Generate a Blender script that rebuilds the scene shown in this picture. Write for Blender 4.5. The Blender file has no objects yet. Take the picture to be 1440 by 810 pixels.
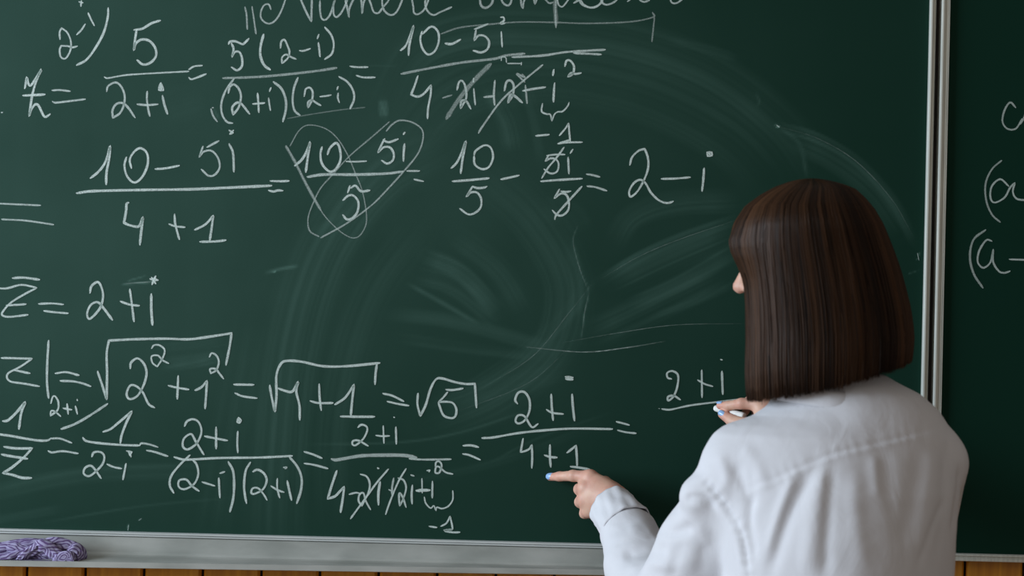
import bpy, math, random
import numpy as np
from mathutils import Vector, Matrix

random.seed(7); rng = np.random.default_rng(7)
SC = bpy.context.scene
COL = SC.collection

# ------------------------------------------------------------------ camera
F_PX, W_PX, H_PX = 2800.0, 1440.0, 810.0
ROLL, PITCH = math.radians(1.45), math.radians(0.8)
CAM = Vector((0.0, -3.3, 1.36))
fwd = Vector((0, math.cos(PITCH), math.sin(PITCH)))
up0 = Vector((0, -math.sin(PITCH), math.cos(PITCH)))
rt0 = Vector((1, 0, 0))
RT = rt0 * math.cos(ROLL) + up0 * math.sin(ROLL)
UP = up0 * math.cos(ROLL) - rt0 * math.sin(ROLL)
cd = bpy.data.cameras.new('camera'); cam = bpy.data.objects.new('camera', cd); COL.objects.link(cam)
M = Matrix((RT, UP, -fwd)).transposed().to_4x4(); M.translation = CAM
cam.matrix_world = M
cd.sensor_width = 36.0; cd.lens = F_PX / W_PX * 36.0
cd.clip_start = 0.1; cd.clip_end = 50
cd.dof.use_dof = True; cd.dof.focus_distance = 3.29; cd.dof.aperture_fstop = 3.5
SC.camera = cam

# ------------------------------------------------------------------ light
w = bpy.data.worlds.new('world'); SC.world = w; w.use_nodes = True
w.node_tree.nodes['Background'].inputs[0].default_value = (1.0, 0.90, 0.81, 1)
w.node_tree.nodes['Background'].inputs[1].default_value = 0.25
def area(name, loc, target, sx, sy, power, col):
    ld = bpy.data.lights.new(name, 'AREA'); ld.shape = 'RECTANGLE'; ld.size = sx; ld.size_y = sy
    ld.energy = power; ld.color = col
    o = bpy.data.objects.new(name, ld); COL.objects.link(o); o.location = loc
    d = Vector(target) - Vector(loc)
    o.rotation_euler = d.to_track_quat('-Z', 'Y').to_euler()
    return o
area('window_light', (-4.2, -1.6, 2.0), (0.3, -0.3, 1.25), 2.9, 1.9, 285, (0.75, 0.87, 1.0))
area('room_fill', (-1.2, -5.0, 2.7), (0.2, 0, 1.2), 2.6, 1.4, 12, (1.0, 0.92, 0.82))  # unseen fill light added in front to lift the shaded side
SC.view_settings.view_transform = 'Standard'
try: SC.view_settings.look = 'None'
except Exception: pass
SC.view_settings.gamma = 1.0; SC.view_settings.use_curve_mapping = False
SC.view_settings.exposure = 0.0

# ------------------------------------------------------------------ helpers
def P(px, py, Y=0.0):
    """point on the plane y=Y that lies at photo position px,py"""
    d = RT * ((px - W_PX / 2) / F_PX) - UP * ((py - H_PX / 2) / F_PX) + fwd
    t = (Y - CAM.y) / d.y
    return CAM + d * t
def vec(p): return np.array((p.x, p.y, p.z))
def PP(px, py, Y): return vec(P(px, py, Y))
def proj(co):
    """world (n,3) -> photo px"""
    v = co - np.array(CAM); x = v @ np.array(RT); y = v @ np.array(UP); z = v @ np.array(fwd)
    return W_PX / 2 + F_PX * x / z, H_PX / 2 - F_PX * y / z
def tag(o, label=None, cat=None, group=None, kind=None):
    if label: o['label'] = label
    if cat: o['category'] = cat
    if group: o['group'] = group
    if kind: o['kind'] = kind
    return o
def empty(name, loc):
    o = bpy.data.objects.new(name, None); COL.objects.link(o); o.location = loc; o.empty_display_size = .05
    return o
def link(name, me, mat, parent=None):
    o = bpy.data.objects.new(name, me); COL.objects.link(o)
    if mat: me.materials.append(mat)
    if parent:
        o.parent = parent
        o.matrix_parent_inverse = Matrix.Translation(-parent.matrix_world.translation) if False else Matrix.Identity(4)
        q = parent; off = Vector((0, 0, 0))
        while q: off += q.location; q = q.parent
        o.location = -off + Vector((0, 0, 0)) if True else o.location
        # nested: parent location already accounted for through the chain
    return o
def mesh(name, v, f, mat, parent=None, smooth=True):
    me = bpy.data.meshes.new(name); me.from_pydata([tuple(p) for p in v], [], f); me.update()
    if smooth: me.shade_smooth()
    return link(name, me, mat, parent)
def mesh_np(name, v, q, mat, parent=None, smooth=True):
    me = bpy.data.meshes.new(name); n = len(q); k = q.shape[1]
    me.vertices.add(len(v)); me.vertices.foreach_set('co', np.asarray(v, np.float32).ravel())
    me.loops.add(n * k); me.loops.foreach_set('vertex_index', np.asarray(q, np.int32).ravel())
    me.polygons.add(n); me.polygons.foreach_set('loop_start', np.arange(0, n * k, k, dtype=np.int32))
    me.update(calc_edges=True); me.validate()
    if smooth: me.shade_smooth()
    return link(name, me, mat, parent)
class B:
    def __init__(s): s.v = []; s.f = []
    def box(s, a, b):
        i = len(s.v); x0, y0, z0 = a; x1, y1, z1 = b
        s.v += [(x0,y0,z0),(x1,y0,z0),(x1,y1,z0),(x0,y1,z0),(x0,y0,z1),(x1,y0,z1),(x1,y1,z1),(x0,y1,z1)]
        s.f += [(i,i+3,i+2,i+1),(i+4,i+5,i+6,i+7),(i,i+1,i+5,i+4),(i+1,i+2,i+6,i+5),(i+2,i+3,i+7,i+6),(i+3,i,i+4,i+7)]
    def sweep(s, profs, cap=True):
        """profs: list of closed rings (same count)"""
        i = len(s.v); n = len(profs[0])
        for r in profs: s.v += [tuple(p) for p in r]
        for k in range(len(profs) - 1):
            for j in range(n):
                a = i + k*n + j; b = i + k*n + (j+1) % n
                s.f.append((a, b, b + n, a + n))
        if cap:
            s.f.append(tuple(i + j for j in range(n))[::-1]); s.f.append(tuple(i + (len(profs)-1)*n + j for j in range(n)))
def bevel(o, w=.001, seg=2):
    m = o.modifiers.new('bevel', 'BEVEL'); m.width = w; m.segments = seg; m.limit_method = 'ANGLE'; return o

# ------------------------------------------------------------------ materials
def mat(name, col, rough=.5, metal=0., spec=.5):
    m = bpy.data.materials.new(name); m.use_nodes = True
    b = m.node_tree.nodes['Principled BSDF']
    b.inputs['Base Color'].default_value = (*col, 1); b.inputs['Roughness'].default_value = rough
    b.inputs['Metallic'].default_value = metal; b.inputs['Specular IOR Level'].default_value = spec
    return m, m.node_tree.nodes, m.node_tree.links, b
def nd(N, t, **k):
    n = N.new(t)
    for a, v in k.items(): setattr(n, a, v)
    return n
def noisy(name, c0, c1, scale=20, rough=.5, metal=0., spec=.5, stretch=(1,1,1), bump=0., detail=4, bscale=None):
    m, N, L, b = mat(name, c0, rough, metal, spec)
    tc = nd(N, 'ShaderNodeTexCoord'); mp = nd(N, 'ShaderNodeMapping'); mp.inputs['Scale'].default_value = stretch
    L.new(tc.outputs['Object'], mp.inputs[0])
    nz = nd(N, 'ShaderNodeTexNoise'); nz.inputs['Scale'].default_value = scale; nz.inputs['Detail'].default_value = detail
    L.new(mp.outputs[0], nz.inputs['Vector'])
    r = nd(N, 'ShaderNodeValToRGB'); r.color_ramp.elements[0].position = .35; r.color_ramp.elements[1].position = .65
    r.color_ramp.elements[0].color = (*c0, 1); r.color_ramp.elements[1].color = (*c1, 1)
    L.new(nz.outputs['Fac'], r.inputs[0]); L.new(r.outputs[0], b.inputs['Base Color'])
    if bump:
        n2 = nz
        if bscale:
            n2 = nd(N, 'ShaderNodeTexNoise'); n2.inputs['Scale'].default_value = bscale; L.new(mp.outputs[0], n2.inputs['Vector'])
        bp = nd(N, 'ShaderNodeBump'); bp.inputs['Strength'].default_value = bump; bp.inputs['Distance'].default_value = .002
        L.new(n2.outputs['Fac'], bp.inputs['Height']); L.new(bp.outputs[0], b.inputs['Normal'])
    return m
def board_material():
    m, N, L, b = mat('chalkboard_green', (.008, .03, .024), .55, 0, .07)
    at = nd(N, 'ShaderNodeAttribute', attribute_name='dust_sheen')  # chalk smears and film, plus the window sheen painted into them
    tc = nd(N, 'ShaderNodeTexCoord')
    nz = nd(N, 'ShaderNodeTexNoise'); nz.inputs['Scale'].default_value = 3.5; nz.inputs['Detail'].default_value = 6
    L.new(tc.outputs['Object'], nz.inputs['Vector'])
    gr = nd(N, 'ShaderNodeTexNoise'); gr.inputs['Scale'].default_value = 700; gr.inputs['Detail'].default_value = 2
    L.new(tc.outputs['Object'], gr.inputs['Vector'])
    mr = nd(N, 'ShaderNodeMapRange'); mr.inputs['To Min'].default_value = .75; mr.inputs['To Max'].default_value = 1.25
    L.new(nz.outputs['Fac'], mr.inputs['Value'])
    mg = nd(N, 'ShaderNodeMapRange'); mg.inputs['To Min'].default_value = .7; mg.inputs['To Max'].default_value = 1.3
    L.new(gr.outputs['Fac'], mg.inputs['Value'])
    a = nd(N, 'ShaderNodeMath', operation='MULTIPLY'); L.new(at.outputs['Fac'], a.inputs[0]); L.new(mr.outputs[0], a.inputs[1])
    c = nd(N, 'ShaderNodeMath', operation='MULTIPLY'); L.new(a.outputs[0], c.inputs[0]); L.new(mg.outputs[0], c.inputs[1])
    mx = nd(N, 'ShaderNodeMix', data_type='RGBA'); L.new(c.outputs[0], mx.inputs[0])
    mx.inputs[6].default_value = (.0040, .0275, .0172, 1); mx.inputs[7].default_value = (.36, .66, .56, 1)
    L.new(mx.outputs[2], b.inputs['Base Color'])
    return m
def chalk_material():
    m, N, L, b = mat('chalk_dust', (.74, .87, .82), .95, 0, .1)
    op = nd(N, 'ShaderNodeAttribute', attribute_name='op'); ac = nd(N, 'ShaderNodeAttribute', attribute_name='across')
    tc = nd(N, 'ShaderNodeTexCoord')
    g = nd(N, 'ShaderNodeTexNoise'); g.inputs['Scale'].default_value = 900; g.inputs['Detail'].default_value = 2
    L.new(tc.outputs['Object'], g.inputs['Vector'])
    mg = nd(N, 'ShaderNodeMapRange'); mg.inputs['From Min'].default_value = .3; mg.inputs['From Max'].default_value = .62
    mg.inputs['To Min'].default_value = .45; mg.inputs['To Max'].default_value = 1.0; L.new(g.outputs['Fac'], mg.inputs['Value'])
    ab = nd(N, 'ShaderNodeMath', operation='ABSOLUTE'); L.new(ac.outputs['Fac'], ab.inputs[0])
    fa = nd(N, 'ShaderNodeMapRange', interpolation_type='SMOOTHSTEP'); fa.inputs['From Min'].default_value = 1.0; fa.inputs['From Max'].default_value = .45
    L.new(ab.outputs[0], fa.inputs['Value'])
    x = nd(N, 'ShaderNodeMath', operation='MULTIPLY'); L.new(op.outputs['Fac'], x.inputs[0]); L.new(mg.outputs[0], x.inputs[1])
    y = nd(N, 'ShaderNodeMath', operation='MULTIPLY', use_clamp=True); L.new(x.outputs[0], y.inputs[0]); L.new(fa.outputs[0], y.inputs[1])
    L.new(y.outputs[0], b.inputs['Alpha'])
    return m
def shirt_material():
    m, N, L, b = mat('white_cotton', (.60, .605, .635), .85, 0, .25)
    b.inputs['Subsurface Weight'].default_value = .0
    tc = nd(N, 'ShaderNodeTexCoord')
    nz = nd(N, 'ShaderNodeTexNoise'); nz.inputs['Scale'].default_value = 14; nz.inputs['Detail'].default_value = 5; nz.inputs['Distortion'].default_value = .8
    mp = nd(N, 'ShaderNodeMapping'); mp.inputs['Scale'].default_value = (1.3, 1.3, .7); L.new(tc.outputs['Object'], mp.inputs[0]); L.new(mp.outputs[0], nz.inputs['Vector'])
    bp = nd(N, 'ShaderNodeBump'); bp.inputs['Strength'].default_value = .35; bp.inputs['Distance'].default_value = .006
    L.new(nz.outputs['Fac'], bp.inputs['Height'])
    wv = nd(N, 'ShaderNodeTexNoise'); wv.inputs['Scale'].default_value = 900; L.new(tc.outputs['Object'], wv.inputs['Vector'])
    b2 = nd(N, 'ShaderNodeBump'); b2.inputs['Strength'].default_value = .1; b2.inputs['Distance'].default_value = .0006
    L.new(wv.outputs['Fac'], b2.inputs['Height']); L.new(bp.outputs[0], b2.inputs['Normal']); L.new(b2.outputs[0], b.inputs['Normal'])
    return m
def skin_material():
    m, N, L, b = mat('skin', (.60, .36, .27), .5, 0, .4)
    b.inputs['Subsurface Weight'].default_value = .12; b.inputs['Subsurface Radius'].default_value = (.008, .003, .0015); b.inputs['Subsurface Scale'].default_value = 1.0
    tc = nd(N, 'ShaderNodeTexCoord'); nz = nd(N, 'ShaderNodeTexNoise'); nz.inputs['Scale'].default_value = 45; nz.inputs['Detail'].default_value = 4
    L.new(tc.outputs['Object'], nz.inputs['Vector'])
    r = nd(N, 'ShaderNodeValToRGB'); r.color_ramp.elements[0].position = .3; r.color_ramp.elements[1].position = .7
    r.color_ramp.elements[0].color = (.55, .29, .22, 1); r.color_ramp.elements[1].color = (.64, .41, .30, 1)
    at = nd(N, 'ShaderNodeAttribute', attribute_name='flush')
    mx = nd(N, 'ShaderNodeMix', data_type='RGBA'); L.new(at.outputs['Fac'], mx.inputs[0]); L.new(nz.outputs['Fac'], r.inputs[0])
    L.new(r.outputs[0], mx.inputs[6]); mx.inputs[7].default_value = (.62, .22, .17, 1); L.new(mx.outputs[2], b.inputs['Base Color'])
    n2 = nd(N, 'ShaderNodeTexNoise'); n2.inputs['Scale'].default_value = 400; L.new(tc.outputs['Object'], n2.inputs['Vector'])
    bp = nd(N, 'ShaderNodeBump'); bp.inputs['Strength'].default_value = .12; bp.inputs['Distance'].default_value = .0006
    L.new(n2.outputs['Fac'], bp.inputs['Height']); L.new(bp.outputs[0], b.inputs['Normal'])
    return m
def hair_material():
    m, N, L, b = mat('brown_hair', (.03, .015, .009), .42, 0, .14)
    at = nd(N, 'ShaderNodeAttribute', attribute_name='shade')
    r = nd(N, 'ShaderNodeValToRGB'); e = r.color_ramp.elements
    e[0].position = 0; e[0].color = (.0060, .0032, .0020, 1); e[1].position = 1; e[1].color = (.078, .036, .0165, 1)
    L.new(at.outputs['Fac'], r.inputs[0]); L.new(r.outputs[0], b.inputs['Base Color'])
    return m
def wood_material():
    m, N, L, b = mat('varnished_pine', (.4, .17, .04), .35, 0, .5)
    tc = nd(N, 'ShaderNodeTexCoord'); oi = nd(N, 'ShaderNodeObjectInfo')
    mp = nd(N, 'ShaderNodeMapping'); mp.inputs['Scale'].default_value = (22, 22, 1.1); L.new(tc.outputs['Object'], mp.inputs[0])
    ad = nd(N, 'ShaderNodeVectorMath', operation='ADD'); L.new(mp.outputs[0], ad.inputs[0]); L.new(oi.outputs['Random'], ad.inputs[1])
    nz = nd(N, 'ShaderNodeTexNoise'); nz.inputs['Scale'].default_value = 3; nz.inputs['Detail'].default_value = 6; nz.inputs['Distortion'].default_value = .6
    L.new(ad.outputs[0], nz.inputs['Vector'])
    r = nd(N, 'ShaderNodeValToRGB'); e = r.color_ramp.elements
    e[0].position = .3; e[0].color = (.48, .17, .012, 1); e[1].position = .7; e[1].color = (.76, .34, .026, 1)
    L.new(nz.outputs['Fac'], r.inputs[0]); L.new(r.outputs[0], b.inputs['Base Color'])
    return m
def rag_material():
    m, N, L, b = mat('striped_rag', (.4, .35, .5), .95, 0, .1)
    uv = nd(N, 'ShaderNodeAttribute', attribute_name='cloth'); sp = nd(N, 'ShaderNodeSeparateXYZ'); L.new(uv.outputs['Vector'], sp.inputs[0])
    # zigzag stripe: frac(v*k + tri(u))
    tr = nd(N, 'ShaderNodeMath', operation='PINGPONG'); tr.inputs[1].default_value = 1.0
    mu = nd(N, 'ShaderNodeMath', operation='MULTIPLY'); mu.inputs[1].default_value = 8; L.new(sp.outputs[0], mu.inputs[0]); L.new(mu.outputs[0], tr.inputs[0])
    mv = nd(N, 'ShaderNodeMath', operation='MULTIPLY'); mv.inputs[1].default_value = 12; L.new(sp.outputs[1], mv.inputs[0])
    m3 = nd(N, 'ShaderNodeMath', operation='MULTIPLY_ADD'); m3.inputs[1].default_value = .26; L.new(tr.outputs[0], m3.inputs[0]); L.new(mv.outputs[0], m3.inputs[2])
    fr = nd(N, 'ShaderNodeMath', operation='PINGPONG'); fr.inputs[1].default_value = .5; L.new(m3.outputs[0], fr.inputs[0])
    r = nd(N, 'ShaderNodeValToRGB'); e = r.color_ramp.elements
    e[0].position = .12; e[0].color = (.11, .07, .17, 1); e[1].position = .30; e[1].color = (.34, .31, .47, 1)
    L.new(fr.outputs[0], r.inputs[0]); L.new(r.outputs[0], b.inputs['Base Color'])
    return m

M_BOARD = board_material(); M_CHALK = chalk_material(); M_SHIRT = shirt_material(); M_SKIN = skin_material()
M_HAIR = hair_material(); M_WOOD = wood_material(); M_RAG = rag_material()
M_ALU = noisy('brushed_aluminium', (.54, .56, .51), (.66, .68, .62), 30, .40, .25, .5, (8, 8, .3))
M_RAIL = noisy('aluminium_rail', (.50, .54, .53), (.62, .66, .65), 30, .4, .25, .5, (.3, 8, 8))
M_TRAY = noisy('dusty_metal_tray', (.27, .285, .26), (.40, .41, .38), 7, .6, .1, .4, (1.2, 2, 3), .1, 6)
M_DARK = noisy('dark_backing', (.010, .007, .006), (.02, .014, .01), 20, .7)
M_PLASTER = noisy('painted_plaster', (.45, .42, .35), (.5, .47, .40), 8, .9)
M_FLOOR = noisy('linoleum', (.16, .11, .07), (.20, .14, .09), 6, .5)
M_NAIL, *_ = mat('pale_blue_nail_polish', (.27, .45, .72), .22, 0, .6)
M_STICK = noisy('white_chalk', (.66, .68, .66), (.78, .79, .76), 120, .95, 0, .1, bump=.3)
M_TROUSERS = noisy('dark_trousers', (.02, .022, .03), (.03, .032, .04), 40, .9)
M_SHOE = noisy('black_leather', (.015, .014, .014), (.02, .02, .02), 40, .4)
M_EYE, *_ = mat('eye_white', (.75, .73, .70), .2)
M_IRIS, *_ = mat('brown_iris', (.05, .025, .012), .15)

# ------------------------------------------------------------------ setting
ZB = lambda px, py, Y=0: P(px, py, Y).z
wall = empty('wall_back', (0, .045, 0)); tag(wall, 'wall behind the chalkboards with varnished wooden plank panelling', kind='structure')
b = B(); b.box((-3, .06, 0), (3, .16, 2.9)); mesh('plaster', b.v, b.f, M_PLASTER, wall, False)
pw = 82 / 848.5 * 1.015
xj = P(40, 805, .05).x
k0 = -22
plank_me = None
for k in range(k0, 38):
    x0 = xj + k * pw
    if plank_me is None:
        b = B(); g = .0022; t = .004; zt = 1.02
        prof = [(g, .0), (g, -.006), (g + t, -.011), (pw - g - t, -.011), (pw - g, -.006), (pw - g, 0)]
        b.sweep([[(x, y, z) for x, y in prof] for z in (0.0, zt)])
        plank_me = bpy.data.meshes.new('plank'); plank_me.from_pydata(b.v, [], b.f); plank_me.materials.append(M_WOOD)
    o = bpy.data.objects.new('plank', plank_me); COL.objects.link(o); o.parent = wall; o.location = (x0, .0, 0)
b = B(); b.box((-3, .047, 0), (3, .06, 1.02)); mesh('joint_backing', b.v, b.f, M_DARK, wall, False)
b = B(); b.box((-3, -5.2, -.05), (3, .16, 0)); tag(mesh('floor', b.v, b.f, M_FLOOR, None, False), 'brown linoleum classroom floor', kind='structure')

# ------------------------------------------------------------------ chalkboards
pl, pr = P(1302, 230), P(1318.5, 230)
XR = pl.x                       # inner edge of the main board's right frame
XL = -1.62                      # board runs on to the left, out of the picture
def zline(x, py0, py1, px0=0, px1=1440):
    a, c = P(px0, py0), P(px1, py1); return a.z + (c.z - a.z) * (x - a.x) / (c.x - a.x)
ZBOT = zline(0, 742.3, 779.5)   # lower edge of the green surface
ZTOP = P(720, -190).z
main = empty('chalkboard', ((XL + XR) / 2, 0, ZBOT)); tag(main, 'large green chalkboard covered in handwritten fractions, left of the double metal frame', 'chalkboard')

def streak1d(s, seed):
    r = np.random.default_rng(seed); n = 64; t = r.random(n * 8)
    x = (s * 1.0) % (n * 8 - 2); i = np.floor(x).astype(int); f = x - i; f = f * f * (3 - 2 * f)
    return t[i] * (1 - f) + t[(i + 1) % (n * 8)] * f
def vnoise(x, y, seed):
    r = np.random.default_rng(seed); t = r.random((64, 64)); xi = np.floor(x).astype(int); yi = np.floor(y).astype(int)
    fx = x - xi; fy = y - yi; fx = fx*fx*(3-2*fx); fy = fy*fy*(3-2*fy)
    a = t[xi % 64, yi % 64]; b_ = t[(xi+1) % 64, yi % 64]; c = t[xi % 64, (yi+1) % 64]; d = t[(xi+1) % 64, (yi+1) % 64]
    return (a*(1-fx)+b_*fx)*(1-fy) + (c*(1-fx)+d*fx)*fy
def fbm(x, y, seed, o=4):
    s = 0; a = .5
    for k in range(o): s = s + a * vnoise(x * 2**k, y * 2**k, seed + k); a *= .5
    return s
def catmull(pts, step=6.0):
    pts = [np.array(p, float) for p in pts]
    if len(pts) == 2:
        n = max(2, int(np.linalg.norm(pts[1] - pts[0]) / step)); return [pts[0] + (pts[1] - pts[0]) * i / n for i in range(n + 1)]
    e = [2 * pts[0] - pts[1]] + pts + [2 * pts[-1] - pts[-2]]; out = []
    for i in range(1, len(e) - 2):
        p0, p1, p2, p3 = e[i-1:i+3]; n = max(1, int(np.ceil(np.linalg.norm(p2 - p1) / step)))
        for j in range(n):
            t = j / n
            m1 = (p2 - p0) * .5; m2 = (p3 - p1) * .5
            L_ = np.linalg.norm(p2 - p1)
            for m in (m1, m2):
                q = np.linalg.norm(m)
                if q > 1.3 * L_: m *= 1.3 * L_ / q
            h = ((2*t**3 - 3*t*t + 1) * p1 + (t**3 - 2*t*t + t) * m1 + (-2*t**3 + 3*t*t) * p2 + (t**3 - t*t) * m2)
            out.append(h)
    out.append(pts[-1]); return out
# smears left by the wiping cloth, as chalk dust density; photo pixels: (points, half width, strength, streakiness, soft edge)
SMEARS = [
 ([(385,790),(392,640),(412,480),(455,350),(530,250),(620,195)], 48, .050, .8),
 ([(470,740),(468,620),(490,500),(530,400),(600,310)], 30, .026, .9),
 ([(300,760),(330,600),(360,450)], 40, .016, .9),
 ([(545,150),(590,75),(690,45),(850,58),(990,105),(1090,180),(1140,250)], 44, .040, .8),
 ([(560,215),(640,130),(760,105),(900,130),(1020,190),(1080,250)], 46, .030, .8),
 ([(680,240),(745,300),(790,370),(800,430),(775,500),(700,560),(600,600)], 38, .045, .8),
 ([(640,330),(700,380),(735,440)], 22, .030, .7),
 ([(596,358),(650,385),(700,440)], 15, .060, .6), ([(572,398),(620,425),(674,456)], 5, .075, .4), ([(585,385),(640,405),(700,455)], 16, .030, .8),
 ([(540,440),(640,452),(780,492)], 13, .045, .8), ([(560,475),(660,490),(760,500)], 9, .03, .8),
 ([(640,560),(720,510),(790,450),(835,385)], 14, .04, .9),
 ([(812,318),(806,340),(816,380),(828,410),(822,440),(818,474)], 1.6, .11, .6),
 ([(800,340),(812,400),(806,455)], 11, .035, .6),
 ([(862,345),(890,305),(950,285),(1040,282)], 20, .060, .8), ([(845,395),(900,362),(960,335),(1040,308)], 10, .085, .9),
 ([(860,400),(940,365),(1030,330)], 20, .060, .9), ([(880,425),(950,398),(1040,350)], 16, .060, .9), ([(920,445),(990,420),(1040,395)], 6, .040, .9),
 ([(830,470),(900,440),(1020,385)], 26, .045, .9),
 ([(1095,178),(1150,195),(1205,228),(1255,282),(1285,340)], 9, .11, .8), ([(1110,195),(1170,225),(1225,270),(1265,330)], 18, .05, .8),
 ([(1095,178),(1125,205),(1135,250)], 5, .05, .8), ([(1090,176),(1096,179)], 2, .5, .2),
 ([(372,384),(395,378),(420,374)], 4, .13, .5), ([(384,382),(388,383)], 1.2, .5, .1),
 ([(538,140),(540,165)], 8, .11, .6), ([(300,152),(308,168)], 3, .10, .3),
 ([(690,120),(715,170),(722,215)], 20, .055, .9), ([(735,110),(752,170),(760,230)], 10, .03, .9),
 ([(215,490),(270,486),(322,478)], 8, .06, .9), ([(225,512),(280,506),(315,500)], 12, .05, .9), ([(180,395),(205,388)], 2, .12, .5), ([(172,400),(220,396)], 2, .17, .4),
 ([(430,625),(560,622),(640,610),(720,585),(760,570)], 3.2, .085, .5), ([(690,650),(760,615),(860,580)], 3, .04, .6), ([(560,680),(700,650),(840,600)], 8, .018, .8),
 ([(-40,700),(120,668),(300,662)], 14, .030, .9), ([(60,735),(200,712),(330,700)], 3, .035, .7), ([(-30,735),(90,715)], 8, .03, .8),
 ([(600,560),(700,545),(800,520)], 20, .015, .9), ([(230,152),(290,140)], 30, .012, .8),
 ([(490,120),(500,95),(560,92)], 2, .04, .5),
 ([(935,55),(1000,70),(1040,85)], 8, .02, .8), ([(1062,130),(1068,142),(1064,150)], 3, .06, .5),
 ([(180,738),(181,745)], 1.2, .25, .3), ([(195,732),(199,729)], 1, .2, .3), ([(1278,385),(1292,380)], 1.2, .12, .4), ([(1290,365),(1293,355)], 1, .25, .4),
 ([(440,330),(490,300)], 10, .02, .7), ([(762,290),(800,300),(818,330)], 24, .018, .5),
]
def board_surface(name, x0, x1, z0, z1, parent, step=.003, smears=True, base=.004):
    nx = int((x1 - x0) / step); nz = int((z1 - z0) / step)
    xs = np.linspace(x0, x1, nx); zs = np.linspace(z0, z1, nz)
    X, Z = np.meshgrid(xs, zs, indexing='ij'); co = np.stack([X.ravel(), np.zeros(nx*nz), Z.ravel()], 1)
    i = np.arange(nx*nz).reshape(nx, nz)
    q = np.stack([i[:-1,:-1], i[1:,:-1], i[1:,1:], i[:-1,1:]], -1).reshape(-1, 4)
    px, py = proj(co)
    # film of chalk with window sheen painted in: palest left, thin low down and right
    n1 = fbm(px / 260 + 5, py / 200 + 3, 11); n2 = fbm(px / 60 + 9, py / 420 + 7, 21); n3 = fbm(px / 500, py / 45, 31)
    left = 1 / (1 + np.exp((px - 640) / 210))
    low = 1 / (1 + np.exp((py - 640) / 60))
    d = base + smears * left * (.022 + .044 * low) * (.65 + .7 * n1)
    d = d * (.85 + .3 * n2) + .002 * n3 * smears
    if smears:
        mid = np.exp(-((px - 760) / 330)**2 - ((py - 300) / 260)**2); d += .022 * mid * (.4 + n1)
    for si, (pts, hw, st, sk) in enumerate(SMEARS if smears else []):
        c = np.array(catmull(pts, max(6, hw * .4))); best = np.full(len(px), 1e9); sd = np.zeros(len(px)); tt = np.zeros(len(px))
        lo = c.min(0) - hw * 1.6 - 2; hi = c.max(0) + hw * 1.6 + 2
        m = np.where((px > lo[0]) & (px < hi[0]) & (py > lo[1]) & (py < hi[1]))[0]
        if not len(m): continue
        qx, qy = px[m], py[m]; bb = best[m]; ss = sd[m]; t_ = tt[m]; n = len(c) - 1
        for k in range(n):
            a = c[k]; e = c[k+1] - a; L2 = (e @ e) or 1e-9
            t = ((qx - a[0]) * e[0] + (qy - a[1]) * e[1]) / L2; tc = np.clip(t, 0, 1)
            dx = qx - a[0] - tc * e[0]; dy = qy - a[1] - tc * e[1]; dd = dx*dx + dy*dy
            u = dd < bb; bb = np.where(u, dd, bb); ss = np.where(u, np.sign(e[0]*dy - e[1]*dx) * np.sqrt(dd), ss); t_ = np.where(u, (k + tc) / n, t_)
        hw2 = max(hw, 1.3)
        r = np.abs(ss) / hw2 + (np.sqrt(bb) - np.abs(ss)) * 0
        r = np.sqrt(bb) / hw2
        win = np.clip(1 - r, 0, 1); win = win * win * (3 - 2 * win) if hw < 6 else np.clip(win * 2.2, 0, 1)
        fade = np.clip(np.minimum(t_, 1 - t_) * 5 + .08, 0, 1) if hw > 2 else np.clip(np.minimum(t_, 1 - t_) * 12 + .3, 0, 1)
        sk_ = streak1d(ss / 3.2 + 40 + t_ * 2, si) * .6 + streak1d(ss / 9 + 80 + t_, si + 50) * .7
        sk_ = sk_ ** 1.6 * 1.5
        d[m] += st * .68 * win * fade * ((1 - sk) + sk * sk_) * (.75 + .5 * fbm(t_ * 6, ss / 30 + 3, si + 3, 2))
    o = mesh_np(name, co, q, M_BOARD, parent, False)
    at = o.data.attributes.new('dust_sheen', 'FLOAT', 'POINT'); at.data.foreach_set('value', d.astype(np.float32))
    return o
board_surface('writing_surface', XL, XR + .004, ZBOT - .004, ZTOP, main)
b = B(); b.box((XL, .001, ZBOT - .004), (XR + .004, .022, ZTOP)); mesh('backing_panel', b.v, b.f, M_DARK, main, False)

FW = abs(pr.x - pl.x) * .80      # width of one upright profile
def upright(x0, x1, z0, z1, parent, name='frame_upright'):
    w_ = x1 - x0
    pr_ = [(0, .02), (0, -.009), (.0012, -.0115), (.0035, -.0118), (.0042, -.0085), (w_*.50, -.0080), (w_*.52, -.0072), (w_*.58, -.0072), (w_*.60, -.0082),
           (w_*.78, -.0084), (w_*.80, -.0074), (w_*.85, -.0074), (w_*.87, -.0088), (w_ - .001, -.0088), (w_, -.007), (w_, .02)]
    b = B(); b.sweep([[(x0 + x, y, z) for x, y in pr_] for z in (z0, z1)]); o = mesh(name, b.v, b.f, M_ALU, parent, False); return o
def rail(x0, x1, zt, h, parent, name, m=None):
    pr_ = [(.02, 0), (-.008, 0), (-.011, -.0012), (-.0112, -.003), (-.0085, -.0038), (-.0082, -h*.55), (-.0098, -h*.6), (-.0098, -h + .001), (-.008, -h), (.02, -h)]
    b = B(); b.sweep([[(x, y, zt + z) for y, z in pr_] for x in (x0, x1)]); return mesh(name, b.v, b.f, m or M_RAIL, parent, False)
GAP0 = P(1310.5, 230).x; GAP1 = P(1318, 230).x; B2R = P(1330.5, 230).x
x_in = P(1302, 230).x
upright(x_in, GAP0, ZBOT - .008, ZTOP + .012, main)
upright(XL - .012, XL, ZBOT - .008, ZTOP + .012, main)
rail(XL - .012, x_in, ZBOT, .0078, main, 'bottom_rail'); rail(XL - .012, x_in, ZTOP + .012, .012, main, 'top_rail')
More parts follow.
